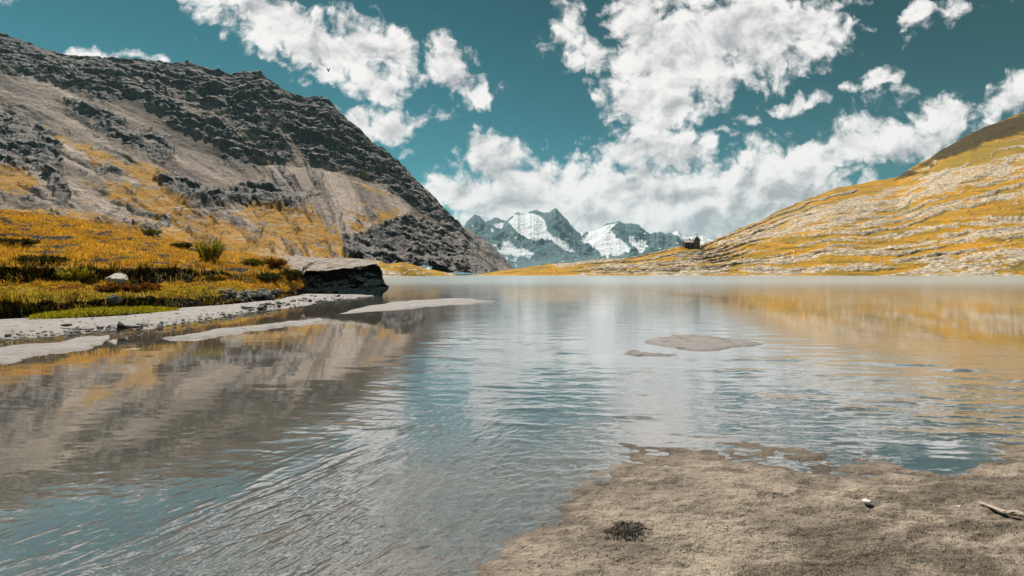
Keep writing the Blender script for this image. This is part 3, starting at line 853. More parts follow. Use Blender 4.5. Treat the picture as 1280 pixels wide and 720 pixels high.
# reflectance that is the same seen from above and (for the sun's light on its way to the bed) from below
cosi = T.m('ABSOLUTE', T.v('DOT_PRODUCT', nrm, T.n('ShaderNodeNewGeometry').outputs['Incoming']))
fr = T.m('MULTIPLY_ADD', T.m('POWER', T.m('SUBTRACT', 1.0, cosi, clamp=True), 1.75), .90, .08)
fr = T.m('MINIMUM', fr, T.ss(dist, 14.0, 75.0, 1.0, .52))
gl = T.n('ShaderNodeBsdfGlossy', {'Color': (1, 1, 1), 'Roughness': T.ss(dist, 14.0, 75.0, 0.012, 0.13), 'Normal': nrm})
tr = T.n('ShaderNodeBsdfTransparent', {'Color': (0.92, 0.92, 0.89)})
df = T.n('ShaderNodeBsdfDiffuse', {'Color': T.mix(a_depth, (0.36, 0.315, 0.27), (0.30, 0.35, 0.355))})
below = T.n('ShaderNodeMixShader', [T.m('MULTIPLY_ADD', a_depth, 0.78, 0.13), tr.outputs[0], df.outputs[0]])
ws = T.n('ShaderNodeMixShader', [fr, below.outputs[0], gl.outputs[0]])
T.n('ShaderNodeOutputMaterial', {'Surface': ws.outputs[0]})
flow = pmask(PX, PY, [[(-200, 760), (0, 660), (200, 610), (420, 560), (560, 500), (640, 530), (640, 640), (560, 760), (300, 2300), (-900, 2300)]], 40, 12 * fbm(PX / 50, PY / 30, 71.))
chop = pmask(PX, PY, [[(480, 600), (560, 560), (700, 540), (820, 560), (780, 600), (700, 660), (620, 740), (480, 760)]], 40, 16 * fbm(PX / 50, PY / 30, 72.))
wx, wy = P3[..., 0], P3[..., 1]


def wv(ang, lx, ly, seed, oct=2):
    c_, s_ = math.cos(math.radians(ang)), math.sin(math.radians(ang))
    u = (wx * c_ + wy * s_) / lx
    v = (-wx * s_ + wy * c_) / ly
    ux = u + .35 * perlin(u * .7, v * .35, seed + 9.)
    n = fbm(ux, v + .5 * perlin(u * .5, v * .3, seed + 4.), seed, oct, .45)
    return (np.exp(2.6 * n) - 1) / 2.6          # crests narrower than troughs


pxh = H * F / YY ** 2                                   # rows per metre of depth


def res(ly):
    return sstep(pxh * ly * 2, 1.5, 4.0)


wav = (1 - flow) * (.0115 * wv(-7, .30, .105, 1.) * res(.105) + .005 * wv(13, .16, .06, 2.) * res(.06) + .020 * wv(-3, .9, .30, 3.) * res(.3))
wav = wav + .72 * flow * (.0125 * wv(64, .26, .062, 5.) + .0055 * wv(50, .12, .032, 6.) + .010 * wv(72, .7, .2, 7.)) * res(.10)
wav = wav + chop * .014 * wv(30, .11, .06, 8., 3) * res(.06)
patch = .55 + .75 * sstep(fbm(wx / 1.6, wy / .8, 91., 3), -.25, .35)
shal = np.clip(poly_sd(PX, PY, SAND), -40, 60)
wav = .46 * wav * patch * (1 - .90 * calm) * (1 - .80 * sstep(shal, -20, 40))
P3[..., 2] = wav
water = grid_mesh('water', P3, {'calm': calm, 'depth': depth, 'flow': flow, 'chop': chop}, m_w)
tag(water, kind='structure')

# ------------------------------------------------------------------ grassy bank on the left
px = px_cols(-20, 470, 1.0, -700, 480, 6)


def low(z, Ys):
    return [(HZ + (H - z) * F / Y, Y) for Y in Ys]


BK = {
    -700: [(424, 10.4), (420, 10.6), (388, 11), (364, 13.5), (322, 14.3), (260, 21), (190, 29), (222, 60), (318, 190)],
    -300: [(416, 11.4), (412, 11.9), (384, 12.4), (362, 15), (328, 15.8), (282, 22.5), (228, 31), (250, 60), (324, 190)],
    0: [(407, 13.2), (402, 13.9), (377, 14.3), (357, 17), (333, 17.6), (300, 25), (262, 34), (285, 70), (330, 200)],
    100: [(402, 14.2), (398, 14.9), (376, 15.4), (358, 18.3), (333, 18.9), (305, 27), (275, 37), (295, 72), (331, 200)],
    200: [(393, 16.6), (390, 17.4), (370, 17.9), (356, 20), (334, 20.7), (315, 29), (296, 40), (308, 75), (333, 200)],
    280: [(386, 19.2), (383, 20.2), (368, 20.8), (354, 23), (338, 23.8), (324, 31), (314, 41), (320, 75), (334, 200)],
    300: [(384, 20.2), (381, 21.2), (367, 22), (353, 24.2), (343, 25), (327, 32), (317, 42), (322, 75), (335, 200)],
    345: [(379, 22.8), (376, 24.0), (366, 24.8), (352, 27), (341, 28), (331, 33), (320, 43), (325, 75), (336, 200)],
    378: [(372, 28.2), (369.5, 30), (360, 30.8), (350, 32.4), (339, 33), (334, 36), (323, 45), (328, 75), (337, 200)],
    405: [(366, 34.4), (364.5, 36.4), (359, 37), (352, 38.6), (342, 39.4), (337, 41), (326, 47), (332, 75), (338, 200)],
    440: low(-.2, [40]) + low(0.05, [41]) + low(.2, [42]) + low(.35, [44]) + low(.6, [46]) + low(.8, [48]) + low(.9, [52]) + low(.4, [75]) + low(-.5, [200]),
    480: low(-.6, [40, 41, 42, 44, 46, 48, 52, 75, 200]),
}
py_k, Y_k = interp_cols(px, BK, 7)
PY, YY = loft(py_k, Y_k, [5, 24, 26, 26, 50, 60, 20, 20])
PX = np.broadcast_to(px, PY.shape)
P3 = at(PX, PY, YY)
rowt = np.zeros(PY.shape)
edges_r = np.cumsum([0, 5, 24, 26, 26, 50, 60, 20, 20])
ri = np.arange(PY.shape[0])[:, None] + 0 * PX
lipw = (.16 * fbm(px / 26, 0 * px, 3., 4) + .10 * fbm(px / 7, 0 * px, 6., 3))[None, :]
face = sstep(ri, 4, 8) * sstep(ri, 31, 27) if False else np.clip(sstep(ri, 4, 8) - sstep(ri, 25, 30), 0, 1)
face2 = np.clip(sstep(ri, 53, 57) - sstep(ri, 77, 83), 0, 1)
fc = np.maximum(face, face2)
fade = sstep(430 - PX, 0, 40)
b1 = fbm(P3[..., 0] / 1.6, P3[..., 1] / 1.6, P3[..., 2] / 1.6, 4)
b2 = fbm(P3[..., 0] / .45, P3[..., 1] / .45, P3[..., 2] / .35, 4, .55)
up = sstep(ri, 8, 30)
fc_lip = np.exp(-((ri - 29) / 9.0) ** 2) + np.exp(-((ri - 81) / 9.0) ** 2)
P3[..., 2] += lipw * fc_lip * fade
P3[..., 2] += fade * up * (0.22 * b1 + 0.10 * b2) * (1 - .5 * fc) + fade * 0.25 * fbm(P3[..., 0] / 5, P3[..., 1] / 5, 0, 3) * sstep(ri, 80, 120)
P3[..., 1] += fade * fc * (0.75 * b1 + 0.45 * b2)
P3[..., 0] += fade * fc * (0.3 * b2)
# undercut lip: the turf overhangs the lower half of each face
lip = np.exp(-((ri - 27) / 4.0) ** 2) + np.exp(-((ri - 79) / 4.0) ** 2)
P3[..., 1] -= fade * lip * (0.28 + 0.2 * b1)
soil = np.clip(fc * 1.15 - 0.35 * sstep(b1, .05, .35), 0, 1)
soil = np.maximum(soil, 0.7 * sstep(fbm(P3[..., 0] / 1.6, P3[..., 1] / .9, 7., 4), 0.22, 0.40) * sstep(ri, 84, 95))
brk = sstep(fbm(PX / 30, ri / 26., 21., 4), 0.06, 0.26) * fc      # where turf runs down over the step
soil *= 1 - .7 * brk
pat2 = fbm(P3[..., 0] / .9, P3[..., 1] / 2.6, 41., 4)
soil = np.maximum(soil, .80 * sstep(pat2, .02, .16) * sstep(ri, 84, 92))
greenb = np.clip(sstep(58 - ri, 0, 20) * sstep(340 - PX, 0, 80) * (0.8 + 0.5 * b1), 0, 1)
redb = sstep(fbm(P3[..., 0] / 1.1, P3[..., 1] / 1.1, 31., 4), 0.12, 0.32) * (0.4 + 0.6 * np.exp(-((ri - 52) / 9.0) ** 2))
m_bk, T = new_mat('turf')
p = T.pos()
a_soil, a_green, a_red = T.attr('soil'), T.attr('green'), T.attr('red')
n1 = T.noise(p, 0.9, 6, 0.65)
n2 = T.noise(p, 7.0, 5, 0.7)
g = T.mix(T.ss(n1, .35, .65), (0.44, 0.22, 0.02), (0.28, 0.14, 0.02))
g = T.mix(T.ss(n2, .48, .66), g, (0.07, 0.055, 0.02))
g = T.mix(a_green, g, T.mix(n2, (0.09, 0.085, 0.014), (0.34, 0.26, 0.025)))
g = T.mix(a_red, g, (0.16, 0.05, 0.025))
so_ = T.mix(T.ss(n2, .45, .7), (0.010, 0.009, 0.007), (0.06, 0.05, 0.036))
so_ = T.mix(T.ss(T.noise(p, 11.0, 3, .6), .60, .66), so_, (0.30, 0.27, 0.23))
c = T.mix(T.ss(T.m('ADD', a_soil, T.m('MULTIPLY', T.m('SUBTRACT', n2, .5), .9)), .38, .6), g, so_)
finish(T, c, 0.95, T.bump(n2, 0.12, 1.0), 0.05)
bank = grid_mesh('bank', P3, {'soil': soil, 'green': greenb, 'red': redb}, m_bk)
tag(bank, kind='structure')
BANK = dict(P3=P3, PX=PX, PY=PY, soil=soil, green=greenb, red=redb, ri=ri)


# ------------------------------------------------------------------ grass blades (stuff)
def blades(name, base, hgt, wid, lean, colr, mat):
    """each blade: five points, bent; base (n,3), lean (n,2) horizontal tip offset"""
    n = len(base)
    az = rng.uniform(0, 2 * np.pi, n)
    sx, sy = np.cos(az) * wid * .5, np.sin(az) * wid * .5
    V = np.zeros((n, 5, 3))
    V[:, 0] = base - np.stack([sx, sy, 0 * sx + .02], -1)
    V[:, 1] = base + np.stack([sx, sy, 0 * sx - .02], -1)
    mid = base + np.stack([lean[:, 0] * .35, lean[:, 1] * .35, hgt * .6], -1)
    V[:, 2] = mid + np.stack([sx, sy, 0 * sx], -1) * .75
    V[:, 3] = mid - np.stack([sx, sy, 0 * sx], -1) * .75
    V[:, 4] = base + np.stack([lean[:, 0], lean[:, 1], hgt], -1)
    me = bpy.data.meshes.new(name)
    me.vertices.add(n * 5)
    me.vertices.foreach_set('co', V.reshape(-1).astype(np.float32))
    o = np.arange(n)[:, None] * 5
    q = o + np.array([0, 1, 2, 3])
    t = o + np.array([3, 2, 4])
    loops = np.concatenate([q.reshape(-1), t.reshape(-1)]).astype(np.int32)
    me.loops.add(len(loops))
    me.loops.foreach_set('vertex_index', loops)
    st = np.concatenate([np.arange(n) * 4, n * 4 + np.arange(n) * 3]).astype(np.int32)
    me.polygons.add(2 * n)
    me.polygons.foreach_set('loop_start', st)
    me.update(calc_edges=True)
    a = me.attributes.new('col', 'FLOAT_COLOR', 'POINT')
    cc = np.ones((n, 5, 4))
    cc[:, :, :3] = colr[:, None, :]
    a.data.foreach_set('color', cc.reshape(-1).astype(np.float32))
    me.materials.append(mat)
    ob = bpy.data.objects.new(name, me)
    COL.objects.link(ob)
    return ob


m_bl, T = new_mat('grass_blade')
ac = T.n('ShaderNodeAttribute', attribute_name='col').outputs['Color']
d1 = T.n('ShaderNodeBsdfDiffuse', {'Color': ac})
d2 = T.n('ShaderNodeBsdfTranslucent', {'Color': ac})
mx = T.n('ShaderNodeMixShader', [0.5, d1.outputs[0], d2.outputs[0]])
T.n('ShaderNodeOutputMaterial', {'Surface': mx.outputs[0]})

nr, nc = PX.shape
NB = 150000
# sample cells with a weight that follows what is seen
cellpx = np.gradient(px)
w = np.ones((nr, nc)) * cellpx[None, :]
w *= np.where((ri >= 6) & (ri < 196), 1, 0)
seg_h = np.abs(np.gradient(PY, axis=0)) + 0.05
pat = pat2
w *= seg_h * (1 - 0.97 * sstep(soil, .1, .5)) * (1 - .9 * sstep(pat, .06, .22)) * (1 - .8 * lip) * sstep(425 - PX, 0, 30) * np.where((PX > -160) & (PX < 425), 1, 0.15)
wf = (w / w.sum()).reshape(-1)
ci = rng.choice(nr * nc, NB, p=wf)
r0, c0 = np.clip(ci // nc, 0, nr - 2), np.clip(ci % nc, 0, nc - 2)
fu, fv = rng.random(NB)[:, None], rng.random(NB)[:, None]
base = (P3[r0, c0] * (1 - fu) + P3[r0, c0 + 1] * fu) * (1 - fv) + (P3[r0 + 1, c0] * (1 - fu) + P3[r0 + 1, c0 + 1] * fu) * fv
gsel = greenb[r0, c0]
rsel = redb[r0, c0]
cl1 = fbm(base[:, 0] / 1.3, base[:, 1] / 1.3, 2., 3)
cl2 = fbm(base[:, 0] / .5, base[:, 1] / .5, 5., 2)
cl3 = fbm(base[:, 0] / 3.2, base[:, 1] / 2.0, 9., 3)
hh = np.clip(0.15 + 0.26 * cl1 + 0.22 * cl2, 0.04, 0.5) * rng.uniform(.55, 1.25, NB) * np.where(gsel > .4, .4, 1) * np.where(r0 < 84, .5, .62) * np.clip(1.25 - 2.2 * pat2[r0, c0], .35, 1.6)
ww = rng.uniform(.012, .026, NB)
ln = rng.normal(0, .07, (NB, 2)) + np.array([0.05, -0.05])
brwn = np.array([0.20, 0.115, 0.03])
gold = np.array([0.64, 0.36, 0.03]) * rng.uniform(.6, 1.25, (NB, 1))
oran = np.array([0.55, 0.235, 0.02]) * rng.uniform(.6, 1.2, (NB, 1))
oliv = np.array([0.15, 0.12, 0.02]) * rng.uniform(.5, 1.3, (NB, 1))
lime = np.array([0.56, 0.41, 0.025]) * rng.uniform(.5, 1.2, (NB, 1))
redd = np.array([0.26, 0.065, 0.03]) * rng.uniform(.5, 1.3, (NB, 1))
col = np.where((cl2 + .7 * cl3 + .22 * rng.normal(size=NB) > .14)[:, None], oran, gold)
col = np.where((pat2[r0, c0] + .05 * rng.normal(size=NB) > .05)[:, None], oliv * .8, col)
col = np.where((cl1 * 1.2 - .5 * cl3 + .2 * rng.normal(size=NB) < -.24)[:, None], oliv, col)
col = np.where((gsel + .25 * rng.normal(size=NB) > .45)[:, None], np.where((rng.random(NB) < .65)[:, None], lime, oliv), col)
col = np.where((rng.random(NB) < .16)[:, None], brwn * rng.uniform(.6, 1.4, (NB, 1)), col)
col = np.where((rsel + .2 * rng.normal(size=NB) > .62)[:, None], redd, col)
grass = blades('grass', base, hh, ww, ln, col, m_bl)
tag(grass, 'golden autumn grass covering the stepped bank at the left shore', 'grass', kind='stuff')

# grass and roots hanging over the two lips, and mixed heath on the steps
NH = 12000
wl = (.45 * np.exp(-((ri - 29) / 3.5) ** 2) + np.exp(-((ri - 81) / 3.5) ** 2) + .22 * fc) * cellpx[None, :] * np.where((PX > -160) & (PX < 420), 1, .1)
wl = wl * (.25 + sstep(fbm(PX / 16, ri / 20., 23., 3), -.1, .3))
ci = rng.choice(nr * nc, NH, p=(wl / wl.sum()).reshape(-1))
r0, c0 = np.clip(ci // nc, 0, nr - 2), np.clip(ci % nc, 0, nc - 2)
fu = rng.random(NH)[:, None]
bs = P3[r0, c0] * (1 - fu) + P3[r0, c0 + 1] * fu
pal_ = np.array([[.10, .085, .018], [.30, .20, .022], [.045, .042, .012], [.20, .065, .02], [.50, .29, .025]])
cc = pal_[rng.choice(5, NH, p=[.30, .18, .28, .10, .14])] * rng.uniform(.6, 1.3, (NH, 1))
hang = rng.random(NH) < .55
h2 = np.where(hang, -rng.uniform(.05, .30, NH), rng.uniform(.06, .26, NH))
l2 = rng.normal(0, .06, (NH, 2)) + np.where(hang[:, None], np.array([[0.0, -.14]]), np.array([[0.0, -.03]]))
hg_ = blades('grass', bs + np.array([0, -.03, .02]), h2, rng.uniform(.014, .034, NH), l2, cc, m_bl)
tag(hg_, 'turf, roots and heath hanging over the dark eroded steps of the bank', 'grass', kind='stuff')

# ------------------------------------------------------------------ rocks
def rock_mat(name, dark, light, scale, lich=None, shaded_sides=False):
    m, T = new_mat(name)
    p = T.n('ShaderNodeTexCoord').outputs['Object']
    n1 = T.noise(p, scale, 7, .65)
    n2 = T.noise(p, scale * 6, 5, .7)
    c = T.mix(T.ss(n1, .3, .7), dark, light)
    c = T.mix(T.ss(n2, .54, .68), c, tuple(x * .25 for x in dark))
    if lich:
        c = T.mix(T.ss(T.noise(p, scale * 2.3, 4, .6), .58, .66), c, lich)
    if shaded_sides:
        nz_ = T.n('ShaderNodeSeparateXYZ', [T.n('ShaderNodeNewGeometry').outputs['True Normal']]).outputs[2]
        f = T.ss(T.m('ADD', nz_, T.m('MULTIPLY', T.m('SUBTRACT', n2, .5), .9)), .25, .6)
        c = T.mix(f, T.mix(T.ss(n2, .5, .68), (.010, .011, .009), (.055, .052, .042)), c)  # shade on the steep sides painted in as near-black colour
    finish(T, c, .92, T.bump(T.m('ADD', T.m('MULTIPLY', n1, 1.0), T.m('MULTIPLY', n2, .4)), .12 / scale * (2.2 if shaded_sides else 1), 1.0), .05)
    return m


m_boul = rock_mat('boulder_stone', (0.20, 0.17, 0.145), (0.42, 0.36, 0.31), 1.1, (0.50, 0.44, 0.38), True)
m_pale = rock_mat('pale_stone', (0.34, 0.31, 0.27), (0.62, 0.57, 0.50), 5.0)
m_grey = rock_mat('grey_stone', (0.16, 0.155, 0.15), (0.38, 0.36, 0.34), 6.0)
m_dark = rock_mat('dark_stone', (0.08, 0.078, 0.075), (0.20, 0.19, 0.18), 6.0)


def boulder():
    # eight corners: front-left, front-right, back-right, back-left; bottom then top (world metres)
    def A(px_, py_, Y):
        return np.array([(px_ - 640) / F * Y, Y, H + (HZ - py_) / F * Y])
    c = {
        'b00': A(352, 368, 31.5), 'b10': A(476, 370.5, 30.8), 'b11': A(470, 368, 38), 'b01': A(360, 366, 42),
        't00': A(352, 339, 32.0), 't10': A(474, 328, 31.6), 't11': A(463, 324.0, 38.5), 't01': A(318, 317.5, 43),
    }
    n = 74
    bm = bmesh.new()

    def tri(u, v, w):
        b = (c['b00'] * (1 - u) + c['b10'] * u) * (1 - v) + (c['b01'] * (1 - u) + c['b11'] * u) * v
        t = (c['t00'] * (1 - u) + c['t10'] * u) * (1 - v) + (c['t01'] * (1 - u) + c['t11'] * u) * v
        return b * (1 - w[..., None]) + t * w[..., None] if False else b * (1 - w) + t * w
    cache = {}

    def vert(i, j, k):
        key = (i, j, k)
        if key not in cache:
            u, v, w = i / n, j / nv, k / nw
            q = tri(u, v, w)
            cache[key] = len(pts)
            pts.append(q)
            uvw.append((u, v, w))
        return cache[key]
    nv, nw = 44, 26
    pts, uvw, faces = [], [], []
    for i in range(n):
        for j in range(nv):
            faces.append((vert(i, j, nw), vert(i + 1, j, nw), vert(i + 1, j + 1, nw), vert(i, j + 1, nw)))
    for i in range(n):
        for k in range(nw):
            faces.append((vert(i, 0, k), vert(i + 1, 0, k), vert(i + 1, 0, k + 1), vert(i, 0, k + 1)))
            faces.append((vert(i + 1, nv, k), vert(i, nv, k), vert(i, nv, k + 1), vert(i + 1, nv, k + 1)))
    for j in range(nv):
        for k in range(nw):
            faces.append((vert(n, j, k), vert(n, j + 1, k), vert(n, j + 1, k + 1), vert(n, j, k + 1)))
            faces.append((vert(0, j + 1, k), vert(0, j, k), vert(0, j, k + 1), vert(0, j + 1, k + 1)))
    for i in range(n):
        for j in range(nv):
            faces.append((vert(i + 1, j, 0), vert(i, j, 0), vert(i, j + 1, 0), vert(i + 1, j + 1, 0)))
    V = np.array(pts)
    U = np.array(uvw)
    big = fbm(V[:, 0] / 3.0, V[:, 1] / 3.0, V[:, 2] / 2.0, 3)
    mid = fbm(V[:, 0] / .9, V[:, 1] / .9, V[:, 2] / .5, 4, .55)
    topw = sstep(U[:, 2], .85, 1.0)
    side = 1 - topw
    # front leans in under the lip, with an irregular lip and a bulge at the right foot
    V[:, 1] += (1 - U[:, 1]) * (0.7 * np.sin(np.pi * np.clip(1 - U[:, 2], 0, 1)) * .6 + .55 * big + .35 * mid)
    V[:, 0] += side * (.25 * mid) * np.where(U[:, 0] > .97, 1.2, .3)
    V[:, 0] += np.where(U[:, 0] > .9, (U[:, 0] - .9) * 10, 0) * (.42 * np.exp(-((U[:, 2] - .28) / .16) ** 2) - .15 * sstep(U[:, 2], .8, 1.))
    # slabby top: low broken steps running along its length
    st = fbm(V[:, 0] / 6, V[:, 1] / 1.2, 3., 3)
    V[:, 2] += topw * (.22 * np.floor(st * 4) / 4 + .08 * mid + .12 * big)
    crackd = np.abs((U[:, 0] - .22) - (U[:, 1] * .55))
    V[:, 2] -= topw * .25 * sstep(.03 - crackd, 0, .02) * sstep(.7 - U[:, 1], 0, .2)
    V[:, 2] -= sstep(.08 - U[:, 1], 0, .08) * topw * .12 * (1 + 2 * mid)
    org = np.array([V[:, 0].mean(), V[:, 1].mean(), 0])
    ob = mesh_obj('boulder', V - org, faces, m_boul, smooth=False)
    ob.location = org
    return ob


tag(boulder(), 'huge flat-topped rock slab, pale on top and black with painted shade in front, at the left shore', 'boulder')


def stone_mesh(name, mat, sx, sy, sz, seed, sub=3, jag=.28):
    bm = bmesh.new()
    bmesh.ops.create_icosphere(bm, subdivisions=sub, radius=1.0)
    V = np.array([v.co[:] for v in bm.verts])
    o = seed * 13.7
    d = 1 + jag * fbm(V[:, 0] * .9 + o, V[:, 1] * .9, V[:, 2] * .9, 3) + .5 * jag * fbm(V[:, 0] * 2.6 + o, V[:, 1] * 2.6, V[:, 2] * 2.6, 3)
    # knock off flat facets so it reads as broken stone
    r2 = np.random.default_rng(int(seed * 7 + 3))
    V = V * d[:, None]
    for _ in range(7):
        nn = r2.normal(size=3)
        nn /= np.linalg.norm(nn)
        t = V @ nn
        lim = r2.uniform(.62, .9)
        V = V - nn * np.clip(t - lim, 0, None)[:, None] * .9
    V = V * np.array([sx, sy, sz])
    for v, q in zip(bm.verts, V):
        v.co = q
    return bm_obj(name, bm, mat, smooth=False)


def on_bank(px_, py_):
    d = (BANK['PX'] - px_) ** 2 + ((HZ - (BANK['P3'][..., 2] - H) / BANK['P3'][..., 1] * F) - py_) ** 2
    vis = np.argsort(d.reshape(-1))[:6]
    q = BANK['P3'].reshape(-1, 3)[vis]
    return q[np.argmin(q[:, 1])]


def ground_pt(px_, py_, z=0.0):
    Y = (H - z) * F / (py_ - HZ)
    return np.array([(px_ - 640) / F * Y, Y, z])


q = on_bank(162, 353)
st = stone_mesh('rock', m_pale, .36, .30, .30, 3, 4, .45)
st.location = (q[0], q[1] - .35, q[2] + .04)
tag(st, 'pale rounded rock lodged in the dark upper step of the grass bank', 'rock')
q = on_bank(152, 376)
st = stone_mesh('rock', m_dark, .26, .2, .15, 5, 4, .45)
st.location = (q[0], q[1] - .3, q[2] + .03)
tag(st, 'grey rock set in the lower dark step of the grass bank', 'rock')

# rubble spilling down the bank near the boulder
protos = [stone_mesh('stone', m_grey if k % 3 else m_dark, .17, .14, .10, 20 + k, 2) for k in range(5)]
spots = []
for k in range(64):
    a = rng.random()
    x = 286 + 62 * a + rng.normal(0, 5)
    y = 362 + 8 * rng.random() + 5 * (1 - a) + rng.normal(0, 2.5)
    spots.append((x, y, rng.uniform(.55, 1.3), on_bank(x, y)))
for k in range(30):
    x = rng.uniform(300, 425)
    y = np.interp(x, [300, 350, 395, 425], [386, 379, 370, 370]) + rng.uniform(-1, 5)
    spots.append((x, y, rng.uniform(.4, .9), ground_pt(x, y, .06)))
for i, (x, y, sc, q) in enumerate(spots):
    src = protos[i % 5]
    o = src if i < 5 else src.copy()
    if i >= 5:
        COL.objects.link(o)
    o.location = (q[0], q[1] - .05, q[2] + .03 * sc)
    o.rotation_euler = (rng.uniform(-.3, .3), rng.uniform(-.3, .3), rng.uniform(0, 6.28))
    o.scale = (sc, sc, sc)
    tag(o, 'small grey stone in the rubble between the grass bank and the water', 'stone', 'grey stones of the rubble below the bank')


# fine gravel along the beach (stuff)
bm = bmesh.new()
bmesh.ops.create_icosphere(bm, subdivisions=1, radius=1.0)
IV = np.array([v.co[:] for v in bm.verts]); IF = [tuple(v.index for v in f.verts) for f in bm.faces]
bm.free()
GV, GF = [], []
ng = 0
while ng < 1500:
    x = rng.uniform(-60, 440)
    top_ = np.interp(x, [-60, 0, 110, 230, 340, 390, 440], [408, 402, 397, 387, 377, 367, 367])
    bot_ = np.interp(x, [-60, 0, 80, 160, 220, 300, 370, 440], [432, 424, 419, 413, 406, 394, 384, 374])
    f = rng.random() ** 1.8
    y = top_ + (bot_ - top_) * f
    sz = rng.uniform(.015, .05) * (1 if rng.random() < .97 else 1.6)
    q = ground_pt(x, y, .055)
    GF += [tuple(i + len(GV) * len(IV) for i in fc_) for fc_ in IF]
    GV.append(IV * np.array([sz * rng.uniform(.8, 1.6), sz * rng.uniform(.7, 1.2), sz * rng.uniform(.4, .8)]) * (1 + .25 * rng.normal(size=(len(IV), 1))) + q)
    ng += 1
gv = mesh_obj('gravel', np.concatenate(GV), GF, rock_mat('gravel_stone', (0.20, 0.185, 0.17), (0.36, 0.34, 0.32), 6.0))
tag(gv, 'fine grey gravel strewn over the pale beach below the bank', 'gravel', kind='stuff')

# ------------------------------------------------------------------ shrubs on the bank
def leaf_shrub(name, loc, rad, hgt_, nstem, nleaf, colors, stemcol, label, upright=.8, leaf=.05):
    m, T = new_mat(name + '_leaf')
    ac = T.n('ShaderNodeAttribute', attribute_name='col').outputs['Color']
    d1 = T.n('ShaderNodeBsdfDiffuse', {'Color': ac})
    d2 = T.n('ShaderNodeBsdfTranslucent', {'Color': ac})
    T.n('ShaderNodeOutputMaterial', {'Surface': T.n('ShaderNodeMixShader', [.35, d1.outputs[0], d2.outputs[0]]).outputs[0]})
    ms, T = new_mat(name + '_bark')
    finish(T, T.mix(T.noise(T.pos(), 20, 3), stemcol, tuple(x * 1.8 for x in stemcol)))
    root = bpy.data.objects.new(name, None)
    COL.objects.link(root)
    root.location = loc
    tag(root, label, 'shrub')
    V, Fc, LV, LC = [], [], [], []
    for s in range(nstem):
        az = rng.uniform(0, 6.28)
        rr = rad * math.sqrt(rng.random())
        b = np.array([math.cos(az) * rr * .45, math.sin(az) * rr * .45, -.05])
        t = np.array([math.cos(az) * rr, math.sin(az) * rr, hgt_ * rng.uniform(.55, 1.05) * (1 - (1 - upright) * (rr / rad))])
        i0 = len(V)
        nseg = 4
        for k in range(nseg + 1):
            f = k / nseg
            c = b * (1 - f) + t * f + np.array([0, 0, .15 * hgt_ * math.sin(f * 3.1)])
            rw = .012 * (1 - .8 * f)
            for a in range(3):
                V.append(c + rw * np.array([math.cos(a * 2.09), math.sin(a * 2.09), 0]))
            if k:
                for a in range(3):
                    Fc.append((i0 + 3 * (k - 1) + a, i0 + 3 * (k - 1) + (a + 1) % 3, i0 + 3 * k + (a + 1) % 3, i0 + 3 * k + a))
        for _ in range(nleaf):
            f = rng.uniform(.2, 1.0)
            c = b * (1 - f) + t * f + np.array([0, 0, .15 * hgt_ * math.sin(f * 3.1)]) + rng.normal(0, .035, 3)
            d = rng.normal(size=3) + np.array([0, 0, upright])
            d /= np.linalg.norm(d)
            e = np.cross(d, rng.normal(size=3))
            e /= np.linalg.norm(e)
            L = leaf * rng.uniform(.6, 1.4)
            LV.append([c, c + d * L * .5 + e * L * .28, c + d * L, c + d * L * .5 - e * L * .28])
            cc = np.array(colors[rng.integers(len(colors))]) * rng.uniform(.6, 1.3)
            LC.append(cc)
    mesh_obj('stems', V, Fc, ms, root)
    LV = np.array(LV)
    n = len(LV)
    lf = mesh_obj('foliage', LV.reshape(-1, 3), [(4 * i, 4 * i + 1, 4 * i + 2, 4 * i + 3) for i in range(n)], m, root)
    a = lf.data.attributes.new('col', 'FLOAT_COLOR', 'POINT')
    cc = np.ones((n, 4, 4))
    cc[:, :, :3] = np.array(LC)[:, None, :]
    a.data.foreach_set('color', cc.reshape(-1).astype(np.float32))
    return root


